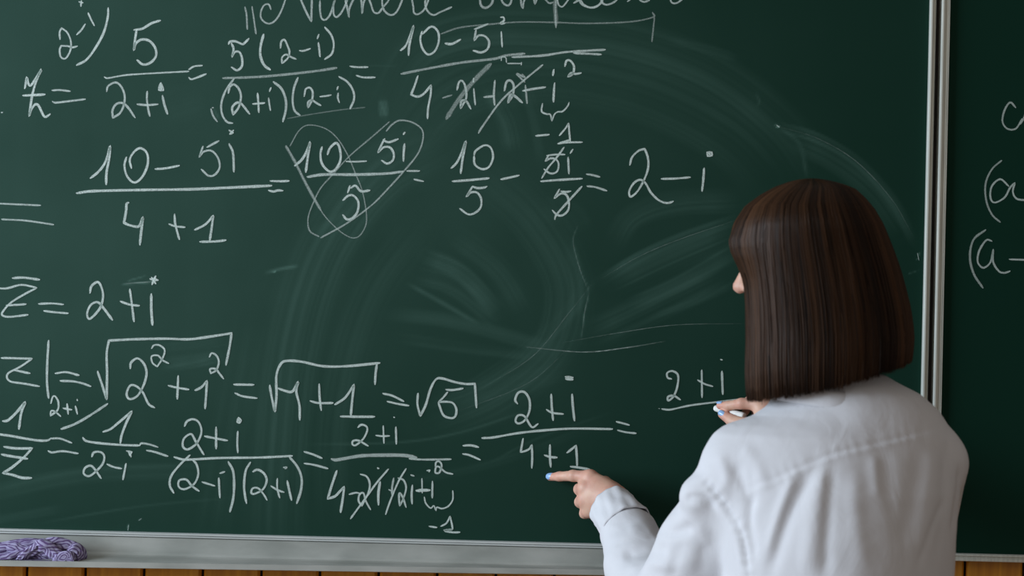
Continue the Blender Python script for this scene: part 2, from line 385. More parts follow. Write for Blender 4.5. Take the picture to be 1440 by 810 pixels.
# tray under the main board: real J profile, slightly out of level like the photo's
tl, tr_ = P(-700, 0).x, GAP0
def tray_ring(x):
    f = (x - P(0, 790).x) / (P(600, 790).x - P(0, 790).x)
    dz = .0072 * f                      # front edge rises a little towards the right
    z0 = ZBOT - .0078
    pts = [(.0, 0), (-.004, -.001), (-.0045, -.026), (-.008, -.0295), (-.014, -.0315), (-.050, -.0365), (-.064, -.0395), (-.068, -.0360), (-.071, -.0362), (-.0715, -.0450), (-.068, -.0462), (-.014, -.038), (.0, -.036)]
    out = []
    for i, (y, z) in enumerate(pts):
        k = min(1, max(0, (-y - .006) / .05)) if 2 <= i <= 11 else 0
        out.append((x, y - .004, z0 + z + dz * k))
    return out
XTL = XL
b = B(); b.sweep([tray_ring(XTL + (XR - XTL) * i / 40) for i in range(41)])
tray = mesh('chalk_tray', b.v, b.f, M_TRAY, main, False)
# the wing board on the right
side = empty('chalkboard', (GAP1 + .5, 0, ZBOT)); tag(side, 'narrow strip of second green chalkboard right of the double metal frame, faint bracketed letters', 'chalkboard')
XS = GAP1 + 1.0
upright(GAP1, B2R, ZBOT - .014, ZTOP + .012, side); upright(XS, XS + .012, ZBOT - .014, ZTOP + .012, side)
board_surface('writing_surface', B2R - .003, XS, ZBOT - .004, ZTOP, side, .006, False, .0)
rail(B2R, XS, ZBOT - .001, .0125, side, 'bottom_rail', M_ALU); rail(B2R, XS, ZTOP + .012, .012, side, 'top_rail', M_ALU)
b = B(); b.box((B2R - .003, .001, ZBOT - .004), (XS, .022, ZTOP)); mesh('backing_panel', b.v, b.f, M_DARK, side, False)
b = B(); b.box((GAP0 - .002, .010, ZBOT - .012), (GAP1 + .002, .034, ZTOP + .012)); tag(mesh('gap_strip_1', b.v, b.f, M_DARK, None, False), 'dark gap strip between the two board frames', kind='structure')  # dark filler set in the open gap between the frames

# ------------------------------------------------------------------ chalk writing (traced strokes in enlarged crops: origin + u/4.5)
R1,R2,R3,R4,R5,R6,R7,R8 = (0,0),(280,0),(540,0),(800,0),(0,160),(300,160),(560,160),(740,160)
S1,S2,S3,S4,S5,S6,S7,S8 = (0,370),(0,470),(0,550),(220,560),(310,450),(440,580),(560,500),(860,480)
D,Lt,Sg,Br,Fb,St = 'chalk_digit','chalk_letter','chalk_sign','chalk_bracket','chalk_fraction_bar','chalk_strike_mark'
CH = [
(R1,Lt,3,1,"500,12 525,18;515,5 512,40;558,82 575,120 597,163"),
(R1,Sg,3,.9,"485,220 515,190 540,152"),
(R1,D,3,.9,"380,250 378,205 390,178c 425,205 448,260 445,320 415,370 385,360 378,315 388,290c 430,292 460,300 490,292"),
(R1,Br,3.8,1,"685,50 682,110 655,210 600,310 545,380 485,412"),
(R1,D,4,1,"848,190c 900,182 930,165 965,145 1015,130;865,188 855,250 848,318c 860,275 900,250 950,262 985,310 985,360 950,398 905,408 868,380"),
(R1,Fb,2.8,.9,"660,487 680,495 800,475 1000,462 1195,452"),
(R1,Sg,3.2,1,"1195,440 1230,420 1280,415;1195,490 1210,502 1250,490 1305,468"),
(R1,Lt,3.8,1,"157,560 170,490c 185,540 205,530 262,440c 235,500 205,600 185,735c 200,690 225,660 245,670 275,730 290,740 318,722;145,605 210,602 285,598"),
(R1,Sg,3.2,.85,"330,572 380,570 445,578;332,642 350,650 440,640 540,628"),
(R1,Sg,3.2,.8,"8,712 16,712"),
(R1,D,3.6,.8,"675,580 685,545 730,522 765,545 788,600 785,660 760,715 715,745c 712,700 735,660 775,652 810,680 855,745"),
(R1,Sg,3.4,.85,"868,660 930,665 1000,660;932,578 930,630 938,690 948,735"),
(R1,Lt,4,.85,"1028,605 1040,660 1060,722;1018,525 1004,570;1004,570 1035,572;1035,572 1018,525;1018,540 1020,565"),
(R1,Sg,3,.7,"1343,682 1350,682;1335,690 1350,735 1375,770"),
(R2,Sg,3,.6,"290,45 300,90 305,185;335,42 348,130 360,215"),
(R2,Lt,3,.7,"455,60 440,28 410,35 390,80 395,120 430,148 470,140 510,90 545,0 560,-90"),
(R2,Lt,3.4,.75,"600,-120 645,0 680,80 710,135c 712,60 716,-80"),
(R2,Lt,3.2,.75,"765,5 765,60 775,115 800,125 830,90 860,0c 850,30 852,90 870,108 900,80 930,20 945,-30"),
(R2,Lt,3.2,.75,"925,0 940,60 948,110c 950,60 975,0 1000,-30 1025,0 1032,85c 1040,20 1065,-20 1085,20 1105,75 1135,82 1160,50"),
(R2,Lt,3.2,.75,"1160,50 1200,0 1195,-45 1160,-10 1168,60 1210,95 1250,75 1285,0 1295,-40"),
(R3,Lt,3.2,.75,"170,-40 185,40 190,80 215,90 255,60 285,-10"),
(R3,Lt,3.2,.75,"290,-30 262,0 270,60 310,95 360,75 428,45"),
(R3,Lt,3.8,.65,"605,-15 615,35 645,50 680,25 692,-15"),
(R3,Lt,3.4,.7,"735,-20 755,20 785,35 805,10 800,-25"),
(R3,Lt,3.4,.7,"862,-40 870,30 878,52c 885,10 900,-20;930,-30 945,-20 955,25c 965,0 975,-20"),
(R3,Lt,3.2,.55,"1005,-20 1025,0 1045,20 1070,15;1088,-60 1085,60 1088,175"),
(R3,Lt,6.5,.28,"1090,-40 1083,40 1088,110 1088,160"),
(R3,Lt,3.2,.75,"1095,-10 1105,30 1130,42 1165,0 1190,-40;1225,-40 1245,20 1290,45 1340,45 1385,10"),
(R4,Lt,3.2,.75,"30,20 55,5 80,-10"),(R4,Lt,3.2,.75,"75,0 95,30 140,48 190,30 225,-20"),(R4,Lt,3.2,.75,"200,-20 210,15 235,30 270,22 305,0"),
(R4,Lt,3,.7,"370,10 390,-5;440,-20 450,0 475,12 510,2"),(R4,Lt,3.2,.75,"638,-20 650,15 680,20 720,-5"),
(R2,D,3.8,1,"187,280c 195,265 230,262 275,280 290,270 315,245;205,275 218,310 208,360c 225,330 255,330 272,370 270,420 240,445 205,425"),
(R2,Br,4.2,1,"408,218 390,290 388,350 410,410 450,442"),
(R2,D,3.2,.9,"515,305 520,265 540,252 560,290 572,330 560,370 525,400c 525,365 550,345 580,360 615,375"),
(R2,Sg,3.2,.9,"635,320 660,322 705,308"),
(R2,Lt,3.4,.95,"755,270 760,310 765,358;758,218 748,245"),
(R2,Br,3.4,.95,"795,172 835,220 852,280 840,340 795,375"),
(R2,Fb,4,.55,"150,495 400,485 700,455 870,430"),
(R2,Sg,3.2,.9,"955,420 1000,425 1068,425;995,478 1040,490 1115,490"),
(R2,Br,3.4,.85,"220,500 170,570 142,650 145,720 175,770 212,780"),
(R2,D,3.8,.9,"185,590 195,550 220,535 250,560 265,610 250,680 215,725c 210,680 240,650 270,660 320,722"),
(R2,Sg,3.4,.95,"340,658 380,655 415,652;370,590 375,650 378,712"),
(R2,Lt,3.2,.9,"440,620 445,660 452,700;455,555 445,578"),
(R2,Br,3.8,.85,"470,518 520,560 548,630 548,700 530,770"),
(R2,Br,3.6,.85,"625,492 600,560 592,640 605,700 638,730"),
(R2,D,3.4,.9,"665,610 675,565 700,555 718,580 715,630 690,680c 690,645 715,635 740,650 770,668"),
(R2,Sg,3.2,.9,"765,612 800,608 835,602"),
(R2,Lt,3.2,.9,"880,590 878,620 888,650;880,548 872,568"),
(R2,Br,3.4,.9,"885,485 940,520 975,575 980,630 955,688"),
(R2,St,2,.22,"560,750 700,725 900,695 1050,680"),
(R3,D,3.6,1,"105,320 140,285 188,165c 175,220 160,290 155,350"),
(R3,D,3.6,1,"240,200 230,250 245,310 280,345 320,325 345,270 345,210 320,175 290,172 245,215"),
(R3,Sg,4,1,"388,275 430,278 485,250"),
(R3,D,3.6,.9,"572,185 600,175 658,152;582,190 572,255c 600,225 640,230 665,265 655,310 615,332 565,320"),
(R3,Lt,3.2,1,"742,200 745,250 748,298;738,110 755,110 760,130 738,148 765,148"),
(R3,Br,2.6,.35,"360,215 480,175 660,155 850,140 1080,142 1250,148 1440,145 1600,133 1710,105 1698,78c 1710,110 1705,170 1695,265"),
(R3,Fb,4,.6,"108,468 300,430 500,395 700,372 780,350 890,340"),(R3,Fb,3.8,.8,"810,362 1000,352 1150,330 1300,320 1400,315;1200,335 1375,345"),
(R3,D,2.4,.8,"742,385 745,360 770,365 775,395;780,402 870,402;870,395 868,412"),
(R3,D,3.6,1,"215,480 195,540 172,598c 210,612 250,595 298,540c 295,600 280,680 275,750"),
(R3,Sg,2.6,.5,"370,620 430,602"),
(R3,D,3.4,.9,"462,570 475,520 495,512 515,550 520,620 485,685c 490,640 520,640 550,690"),
(R3,Lt,3.2,.9,"568,560 572,610 578,665;568,495 565,520"),
(R3,St,7,.42,"675,405 580,500 480,620 395,750"),
(R3,Sg,3.8,.8,"632,615 700,608;702,510 695,600 700,665"),
(R3,D,4,.85,"762,575 775,520 800,510 820,540 815,600 785,650c 800,600 830,610 875,650"),
(R3,Lt,3.2,.65,"895,540 905,655;875,470 890,490 870,480 840,468 890,520"),
(R3,St,3.2,.75,"1005,410 860,530 740,640 620,805 598,842"),
(R3,Sg,3.6,.9,"878,575 950,562 1022,552"),
(R3,Lt,3.6,1,"1080,525 1075,580 1072,645;1075,440 1068,478"),
(R3,D,3.6,1,"1145,420 1155,385 1180,385 1202,420 1195,465 1165,485c 1185,462 1210,468 1248,462"),
(R3,Br,2.8,.9,"1003,655 998,705 1030,722 1052,725 1062,765c 1078,725 1100,708 1130,705 1160,675 1172,648"),
(R5,D,4,1,"572,408 620,370 665,310 698,205c 690,290 675,370 672,448"),
(R5,D,3.8,1,"800,275 788,330 805,395 850,435 900,400 935,320 930,250 890,218 850,240 822,290 832,345"),
(R5,Sg,3.4,1,"982,350 1050,345 1135,328"),
(R5,D,3.4,.85,"1310,212 1345,193 1385,172;1285,205 1262,275c 1290,240 1340,235 1380,280 1390,340 1360,385 1320,392 1275,352"),
(R6,Lt,4,.85,"100,190 125,250 130,368;100,105 125,120;125,120 105,128;105,128 128,105"),
(R5,Fb,4.4,.95,"485,503 580,490 900,482 1200,478 1440,468 1720,455"),
(R6,Sg,3.6,1,"360,425 420,427 480,425;350,485 380,492 410,485 440,487"),
(R5,Sg,3,.75,"-60,566 100,573 258,580;12,668 150,675 250,688 340,702"),
(R5,D,4.2,.95,"815,562 802,570 798,620 785,690c 820,705 870,715 888,700 905,655c 895,740 885,830"),
(R5,Sg,3.6,.95,"1070,698 1110,712 1170,718;1105,635 1110,700 1135,795"),
(R5,D,3.8,.95,"1232,735 1300,700 1350,645c 1340,720 1328,800;1265,810 1360,808 1430,800"),
(R6,D,4.2,1,"515,330 560,290 590,240 612,180c 600,260 585,370"),
(R6,D,4,1,"688,210 678,260 690,320 735,365 775,350 805,290 800,220 778,185 740,215 722,258"),
(R6,Sg,3,.9,"840,302 900,303 970,300"),
(R6,D,3.8,1,"1085,158 1070,185 1042,245c 1080,212 1120,215 1142,255 1135,295 1100,315 1065,295;1075,165 1110,180 1170,160"),
(R6,Lt,4,1,"1210,190 1205,240 1203,300;1212,118 1203,130"),
(R6,Fb,4.4,.85,"595,400 700,385 900,385 1100,378 1200,365"),
(R6,Sg,3.2,.9,"1225,362 1305,362;1270,415 1330,428"),
(R6,D,3.8,1,"820,548 855,518 890,520 918,560 912,620 880,660 845,668 820,640;865,455 850,500;870,470 900,455 935,490 990,485"),
(R6,St,2,.38,"462,205 520,310 580,430 640,540 700,640 780,725 850,775 900,785 940,755 968,690 965,600 940,480 900,380 850,260 780,150 700,90 600,72 540,110 485,205"),
(R6,St,4.8,.38,"460,205 520,310 580,430 640,540 680,610"),
(R6,St,2.4,.42,"1115,50 1000,150 860,270 760,380 680,470 630,570 600,660 610,740 670,778"),
(R6,St,2.8,.55,"1095,110 1130,70 1180,42 1260,55 1320,100 1325,170 1290,260 1200,370 1100,480 1000,580 850,690 680,785"),
(R7,D,4,1,"335,345 370,310 400,250 428,175c 410,270 395,378"),
(R7,D,3.6,1,"480,265 485,320 530,350 575,335 600,275 585,215 545,200 490,235 480,265"),
(R7,Fb,3.8,1,"342,428 450,420 575,408"),
(R7,D,3.6,.95,"470,460 500,470 540,468 562,460;470,460 432,525c 460,498 500,500 525,540 520,595 480,630 440,635 390,600"),
(R7,Sg,3.6,1,"650,415 700,405 765,390"),
(R7,Sg,3.2,.95,"870,140 955,132"),
(R7,D,3.2,1,"1020,138 1060,90 1078,60c 1082,110 1088,175;1010,190 1060,182 1165,180;1010,190 1088,165"),
(R7,D,3.2,.95,"940,265 1000,258 1055,258;950,265 932,300c 965,282 1000,290 1015,320 1005,365 965,378 922,350"),
(R7,St,3.2,.9,"1050,212 1000,280 950,340 908,408"),
(R7,Lt,3.4,.95,"1075,275 1080,380;1105,225 1088,250"),
(R7,Fb,3.6,.95,"902,428 1000,420 1165,410"),
(R7,Sg,3.4,.8,"1190,382 1230,388 1275,400;1195,458 1250,465 1320,488"),
(R7,D,3.4,.95,"1020,478 988,535c 1030,505 1065,515 1080,560 1075,610 1040,642 1005,640 975,610;1030,490 1060,495 1092,490"),
(R7,St,3.8,.9,"1162,460 1080,550 1000,640 990,668"),
(R8,D,3.4,1,"655,325 670,275 710,235 750,222c 770,280 770,350 740,430 700,495 660,525 652,490 680,440 720,418 755,440 790,500 840,548 890,565 930,555"),
(R8,Sg,3.4,1,"855,412 940,410 1038,402"),
(R8,Lt,4,1,"1125,345 1120,420 1112,490;1145,245 1175,245;1175,245 1175,265;1175,265 1148,268;1148,268 1145,245;1156,250 1164,262"),
(S1,Sg,4,.9,"80,95 150,92 250,105"),
(S1,Lt,3.4,.9,"-40,155 40,160 130,138 200,148 232,157c 150,200 70,250 20,305 15,330 60,340 178,327;40,268 90,265 165,260"),
(S1,Sg,3.4,.9,"245,258 330,255 402,262;278,302 340,310 432,318"),
(S1,D,3.8,.95,"570,190 580,145 620,120 645,160 652,220 630,290 570,352 552,320 575,265 620,248 660,290 712,360"),
(S1,Sg,3.8,.95,"762,242 820,262 882,270;822,165 835,260 848,370"),
(S1,Lt,4.2,1,"958,195 958,290 965,392;950,100 1000,108;985,82 962,135;960,90 985,130"),
(S2,Lt,3.4,.9,"8,150 100,152 203,155c 130,205 55,245 45,275 70,300 150,312 250,330;85,225 130,235 190,248"),
(S2,Br,3.8,.9,"308,40 300,180 298,300 308,405"),
(S2,Sg,3.6,.9,"350,248 420,240 500,260;382,295 460,298 520,310 575,330"),
(S2,Sg,4,.9,"618,235 650,330 675,412c 678,250 676,120 690,40c 850,32 1050,28 1190,32 1310,18 1465,-6c 1455,70 1430,195"),
(S2,D,3.8,.9,"825,218 830,180 870,153 910,185 928,245 910,320 870,390 820,410 802,375 825,325 865,330 905,370 940,440 978,465"),
(S2,D,3.2,.9,"960,90 975,70 1010,70 1042,100 1030,150 995,205c 965,180 960,140 1000,135 1030,165 1068,185"),
(S2,Sg,3.6,.95,"1065,325 1120,338 1195,350;1128,262 1125,340 1122,410"),
(S2,D,4,.9,"1235,355 1275,335 1310,295c 1305,380 1298,470"),
(S2,D,3.2,.9,"1325,145 1340,120 1370,135 1385,175 1370,225 1335,248c 1330,220 1365,220 1390,250 1415,282"),
(S2,D,4.2,.95,"18,550 50,545 100,500 160,430c 135,500 120,600"),
(S2,D,3.2,.95,"322,438 335,395 352,395 370,430 365,480 320,515c 325,485 350,490 385,520"),(S2,Sg,3.2,.95,"400,468 455,478;425,440 432,505"),(S2,Lt,3.2,.95,"478,455 490,505;488,412 490,420"),
(S2,Fb,3.8,.9,"-50,628 60,642 150,658 240,672 300,672 325,658"),(S2,Sg,3.2,.85,"325,660 380,660 455,688;305,738 330,748 400,740 495,755"),
(S2,St,4,.8,"388,600 470,570 560,520 682,440"),
(S2,D,4,.95,"652,618 700,600 750,560 835,488c 800,560 770,640 762,690"),
(S2,Fb,3.8,.95,"525,655 545,675 620,688 760,700 885,704"),
(S2,Sg,3.4,.85,"885,704 895,690 950,698 1000,715;928,735 980,745 1062,772"),
(S3,Lt,4.2,.9,"25,352 100,362 203,362c 150,420 80,480 20,518c 80,530 140,548 200,550;10,400 60,410 175,428"),
(S3,D,3.6,.9,"582,415 595,388 635,385 660,410 650,460 600,515 560,538 530,520 540,485 575,472 605,500 640,552"),
(S3,Sg,3.4,.9,"678,462 720,480 770,490"),(S3,Lt,3.6,.9,"798,458 790,500 778,560;800,378 835,385;835,385 820,405;830,415 815,385"),
(S3,D,3.6,.9,"1168,222 1185,190 1225,178 1260,200 1275,260 1245,330 1190,368 1158,350 1165,300 1210,272 1240,320 1290,402"),
(S4,Sg,3.8,.9,"305,240 380,255 450,268;378,182 378,320"),
(S4,Lt,3.6,.9,"515,210 512,280 515,345;520,122 510,150;510,150 525,158;525,158 538,140;538,140 520,122;521,132 525,150"),
(S4,Fb,3.8,.95,"112,372 180,388 400,378 650,375 860,365"),
(S4,Br,3.8,.9,"212,360 150,420 95,490 85,550 110,600"),
(S4,D,3.6,.9,"230,390 255,420 265,480 240,540 180,575 142,560 145,520 190,515 225,555 270,588"),
(S4,Sg,3.4,.9,"290,530 370,555"),(S4,Lt,3.4,.9,"395,505 398,570 402,630;402,475 432,465"),
(S4,Br,4.2,.85,"455,402 485,460 492,550 485,640 465,718"),
(S4,Br,3.8,.9,"595,405 565,460 555,550 560,610 570,665"),
(S4,D,3.6,.9,"610,465 640,452 680,475 698,520 675,575 620,605 600,598 610,570 645,570 680,610 700,645"),
(S4,Sg,3.2,.9,"725,555 765,580 808,595;765,508 765,570 780,630"),
(S4,Lt,3.6,.9,"828,522 840,580 855,645;805,438 825,438 815,445"),
(S4,Br,4.2,.85,"842,372 890,430 918,500 915,580 888,665"),
(S4,Sg,3.4,.9,"935,338 990,355 1048,380;935,412 1000,422 1085,445"),
(S5,Sg,3.4,.95,"85,408 212,410;92,462 140,482 232,495"),
(S5,Sg,4,.95,"312,412 325,490 345,578c 355,480 355,350 385,275 430,258 520,265 650,292 800,292 1008,272;990,280 982,340 978,408"),
(S5,D,4,.95,"365,432 410,448 455,452 492,392c 480,450 500,540 502,632"),
(S5,Sg,3.8,.95,"568,512 620,525 712,525;625,405 628,490 638,572"),
(S5,D,4,.95,"725,535 790,490 845,410c 835,500 825,605;760,610 870,612 975,612"),
(S5,Sg,3.4,.95,"1028,465 1090,480 1160,515;1055,515 1120,530 1192,542"),
(S7,Sg,3.8,.95,"125,240 122,310 140,382c 175,310 205,210 240,150 280,145 360,168 430,180 485,178c 490,250 495,330"),
(S6,D,3.4,.95,"285,95 305,78 335,85 345,110 320,165 270,208 250,200 255,180 290,178 350,212"),
(S6,Sg,3,.95,"398,145 440,150 485,148;445,85 450,195"),(S6,Lt,3.4,.95,"525,92 528,200;512,30 516,32"),
(S6,Fb,5.2,.7,"118,295 150,300 300,275 450,270 580,272 655,285"),(S6,Fb,3.2,.8,"610,292 700,298 875,296"),
(S6,D,4,.95,"152,368 120,460 95,545c 140,530 170,500 198,470c 190,540 175,632"),
(S6,Sg,3.2,.9,"230,518 270,508 300,512"),
(S6,D,3.2,.9,"300,390 340,405 360,450 350,510 310,590c 290,560 295,520 320,510 335,560 365,615"),
(S6,Lt,4,.95,"425,440 415,510 415,585;410,352 416,355"),
(S6,St,3.2,.9,"478,358 400,450 320,560 238,672"),
(S6,Sg,3.2,.7,"512,415 502,470 500,520;480,488 510,500"),
(S6,D,3.2,.85,"540,415 575,430 590,480 570,550 550,590c 545,540 550,510 570,540 590,600"),
(S6,Lt,3.4,.9,"630,460 625,520 628,578;620,395 640,402"),
(S6,St,3.2,.9,"590,355 540,440 490,560 460,645"),
(S6,Sg,4.8,1,"655,495 700,492 740,492"),(S6,Sg,2.6,.8,"690,418 692,510"),
(S6,Lt,3.4,.9,"757,435 755,540;722,368 740,365;740,365 735,375"),
(S6,D,3.2,.9,"775,340 780,315 800,310 815,335 800,380 775,380 780,345 800,345 840,378 885,390"),
(S6,Br,2.6,.9,"705,535 715,575 745,605 765,590 778,620c 785,600 820,608 860,590 885,550 885,495"),
(S6,Sg,3.2,.95,"735,720 785,728"),
(S6,D,3.2,.95,"810,720 845,700 868,658c 878,700 885,738;830,745 885,740c 835,748 880,758 930,758"),
(S6,Sg,3.4,.95,"950,210 1000,208 1048,220;948,262 990,270 1060,300"),
(S7,D,3.6,.95,"302,215 340,218 410,208;312,232 285,265 255,295c 300,292 345,300 368,340 360,385 330,395 285,375 255,300"),
(S7,D,3.6,.95,"755,305 740,280 760,235 800,232 830,280 830,350 800,410 760,430 742,410 760,378 800,385 845,452 885,432"),
(S7,Sg,3.8,.95,"938,342 975,362 1045,370;968,245 972,330 980,410"),
(S7,Lt,4.2,.95,"1100,245 1105,320 1115,412;1058,135 1105,140;1060,148 1105,152"),
(S7,Fb,3.8,.95,"530,522 600,518 750,492 900,475 1100,462 1355,465"),
(S7,D,3.6,.95,"790,525 775,610c 800,605 830,590 845,565c 848,640 845,712"),
(S7,Sg,3.6,.95,"925,630 965,642 1005,645;960,565 960,640 965,705"),
(S7,D,3.8,.95,"1068,615 1100,590 1125,570c 1130,640 1132,700;1090,702 1140,708 1210,720"),
(S8,Sg,3.2,.95,"30,508 70,518 112,530;38,562 90,575 155,582"),
(S8,D,3.4,.95,"380,238 355,230 352,200 385,188 420,215 415,290 390,350 358,375 358,350 395,345 435,370"),
(S8,Sg,3.2,.95,"545,245 590,270 640,285;570,182 572,355"),
(S8,Lt,3.8,.95,"698,190 703,335;690,115 700,118"),
(S8,Fb,3,.95,"318,428 370,432 500,405 680,382 820,365"),(S8,Sg,2.4,.5,"298,425 304,426"),
]
Z0 = (0, 0, 1.0); Ks = 'chalk_streak'
CH += [(Z0,Ks,1.8,.42,"740,488 820,495 880,489 935,480"),(Z0,Ks,1.3,.2,"790,482 870,468 950,457 1045,455"),(Z0,Ks,1.8,.10,"680,545 750,500 800,440 832,400"),
 (Z0,Ks,1.6,.08,"640,580 740,540 800,490"),(Z0,Ks,1.4,.14,"828,412 822,440 818,474"),(Z0,Ks,1.4,.12,"812,318 806,340 816,380 828,410"),(Z0,Ks,1.4,.12,"845,392 900,360 960,335 1040,308"),
 (Z0,Ks,1.8,.10,"1095,178 1150,195 1205,228 1255,282 1285,335"),(Z0,Ks,2.2,.6,"1092,176 1096,179"),(Z0,Ks,1.4,.5,"1290,356 1292,366"),(Z0,Ks,1.4,.4,"181,738 180,746"),(Z0,Ks,1.4,.3,"195,732 199,729"),(Z0,Ks,2.0,.3,"175,399 215,396")]
T1 = (1280, 100, 2.53125)
CH2 = [
(T1,Lt,3,.62,"375,130 355,112 335,140 328,180 345,205 375,205 398,170;390,190 405,165 420,120"),
(T1,Br,3,.55,"325,318 290,350 268,400 270,460 290,510 320,538"),
(T1,Lt,3,.75,"350,410 320,385 290,410 285,450 300,468 335,450 355,415 372,398c 365,430 380,455 425,460"),
(T1,Br,3.6,.55,"268,565 225,600 212,660 225,720 258,772"),
(T1,Lt,3.2,.7,"290,605 270,602 245,640 240,680 260,700 285,680 295,635c 295,680 315,712 335,718 355,712"),
(T1,Sg,2.8,.75,"352,670 380,671 440,673"),
]
lay = [0]
def chalk(entry, parent):
    org, name, wpx, op, s = entry
    sc = org[2] if len(org) > 2 else 4.5
    V, Fc, OP, AC = [], [], [], []
    for st in s.split(';'):
        toks = st.split(); runs = [[]]
        for t in toks:
            c = t.endswith('c'); x, y = t.rstrip('c').split(',')
            p = (org[0] + float(x) / sc, org[1] + float(y) / sc); runs[-1].append(p)
            if c and t is not toks[-1]: runs.append([p])
        runs = [r for r in runs if len(r) > 1]; path = []
        for r in runs:
            q = catmull(r, 1.6); path += q if not path else q[1:]
        path = np.array(path); lay[0] += 1; yy = -.00035 - .0000022 * lay[0]
        n = len(path); tg = np.gradient(path, axis=0); tl_ = np.linalg.norm(tg, axis=1, keepdims=True); tg = tg / np.maximum(tl_, 1e-6)
        nm = np.stack([-tg[:, 1], tg[:, 0]], 1)
        arc = np.concatenate([[0], np.cumsum(np.linalg.norm(np.diff(path, axis=0), axis=1))]); tot = arc[-1]
        sd = lay[0]
        wv = 1 + .22 * (fbm(arc / 11 + sd * 3.3, arc * 0 + sd, 5, 3) * 2 - 1) ; ov = .86 + .22 * (fbm(arc / 7 + sd * 7.1, arc * 0 + sd, 8, 3))
        en = np.minimum(arc, tot - arc); tp = np.clip(.62 + en / (wpx * .9) * .38, 0, 1)
        half = wpx * .58 * wv * tp
        # cap points beyond both ends keep the ends round
        cols = [-1, 0, 1]; i0 = len(V)
        for i in range(n):
            for c in cols:
                q = path[i] + nm[i] * half[i] * c; w3 = P(q[0], q[1], 0); V.append((w3.x, yy, w3.z)); AC.append(float(c)); OP.append(op * ov[i] * .90 * (min(1, .1 + 2.2 * min(arc[i], tot - arc[i]) / tot) * (.5 + .9 * streak1d(np.array([arc[i] / 6 + sd * 5]), 77)[0]) if name == 'chalk_streak' and tot > 12 else 1))
        for i in range(n - 1):
            for c in range(2):
                a = i0 + i * 3 + c; Fc.append((a, a + 1, a + 4, a + 3))
        for e, dr in ((0, -1), (n - 1, 1)):
            q = path[e] + tg[e] * dr * half[e] * .9; w3 = P(q[0], q[1], 0); V.append((w3.x, yy, w3.z)); AC.append(1.0); OP.append(op * .8); k = len(V) - 1
            a = i0 + e * 3; Fc += [(a, a + 1, k), (a + 1, a + 2, k)]
    me = bpy.data.meshes.new(name); me.from_pydata(V, [], Fc); me.update()
    for nm_, dat in (('op', OP), ('across', AC)):
        at = me.attributes.new(nm_, 'FLOAT', 'POINT'); at.data.foreach_set('value', np.array(dat, np.float32))
    return link(name, me, M_CHALK, parent)
for e in CH: chalk(e, main)
for e in CH2: chalk(e, side)

# ------------------------------------------------------------------ rag and crumbs in the tray
def rag():
    lobes = [([(-80,780),(-30,775),(0,773),(35,767),(62,763)], 9, 10, -.030), ([(-80,790),(-20,788),(0,786),(20,782),(36,775)], 10, 7, -.050), ([(24,789),(36,780),(50,771),(60,764)], 8, 8, -.050),
             ([(50,764),(66,768),(78,778),(90,790)], 10, 10, -.052), ([(58,764),(80,764),(100,769),(113,776)], 9, 8, -.040), ([(76,791),(86,785),(95,782),(104,789)], 7, 7, -.062),
             ([(96,771),(110,776),(112,784),(106,791)], 10, 8, -.046), ([(0,793),(40,792),(80,793),(108,792)], 6, 6, -.052), ([(10,770),(48,776),(80,784)], 9, 9, -.042)]
    V, Q, CL = [], [], []; nr = 40
    for li, (pts, r0, r1, Y) in enumerate(lobes):
        c = np.array(catmull(pts, 2.2)); n = len(c); base = len(V); sc = 1 / 860
        for i in range(n):
            t = i / (n - 1); p = PP(c[i][0], c[i][1], Y); tg = c[min(i+1, n-1)] - c[max(i-1, 0)]; tg = tg / (np.linalg.norm(tg) + 1e-9)
            T3 = np.array((tg[0], 0, -tg[1])); O = np.array((0, -1.0, 0)); S3 = np.cross(T3, O)
            r = (r0 + (r1 - r0) * t) * .90 * sc * min(1, .35 + 3.5 * min(t, 1 - t)) ** .6
            for j in range(nr):
                a = 2 * math.pi * j / nr
                k = 1 + .16 * math.sin(3 * a + li + 2.2 * t) + .11 * math.sin(7 * a + 5 * t + li * 2) + .05 * math.sin(13 * a - 9 * t) + .07 * math.sin(t * 16 + li + 2 * a)
                V.append(p + O * r * 1.15 * k * math.cos(a) + S3 * r * k * math.sin(a))
                aa = abs((j / nr) * 2 - 1)
                CL.append((t * n / 26 + li * .3, aa * .42 + .12 * math.sin(t * 6 + li) + li * .17, 0))
        for i in range(n - 1):
            for j in range(nr): a = base + i * nr + j; b_ = base + i * nr + (j + 1) % nr; Q.append((a, b_, b_ + nr, a + nr))
    V = np.array(V); zmin = ZBOT - .0078 - .0305 - .022 * np.clip((-V[:, 1] - .014) / .05, 0, 1) ** 1 * .3
    V[:, 2] = np.maximum(V[:, 2], zmin); V[:, 1] = np.clip(V[:, 1], -.0665, -.0105)
    o = mesh_np('rag', V, np.array(Q), M_RAG, None, True)
    at = o.data.attributes.new('cloth', 'FLOAT_VECTOR', 'POINT'); at.data.foreach_set('vector', np.array(CL, np.float32).ravel())
    tag(o, 'crumpled purple and white striped rag in the left end of the chalk tray', 'rag')
rag()
def blob(name, c, r, mat_, parent=None, seed=1, sub=3, amp=.15, axes=None):
    import bmesh
    bm = bmesh.new(); bmesh.ops.create_icosphere(bm, subdivisions=sub, radius=1); rr = random.Random(seed)
    A = axes or Matrix.Identity(3)
    for v in bm.verts:
        k = 1 + amp * math.sin(v.co.x * 3.1 + seed) * math.cos(v.co.y * 2.7 + seed * 2) * math.sin(v.co.z * 2.9 + seed)
        v.co = Vector(c) + A @ Vector((v.co.x * r[0] * k, v.co.y * r[1] * k, v.co.z * r[2] * k))
    me = bpy.data.meshes.new(name); bm.to_mesh(me); bm.free(); me.shade_smooth(); return link(name, me, mat_, parent)
p = P(571, 803.5, -.055)
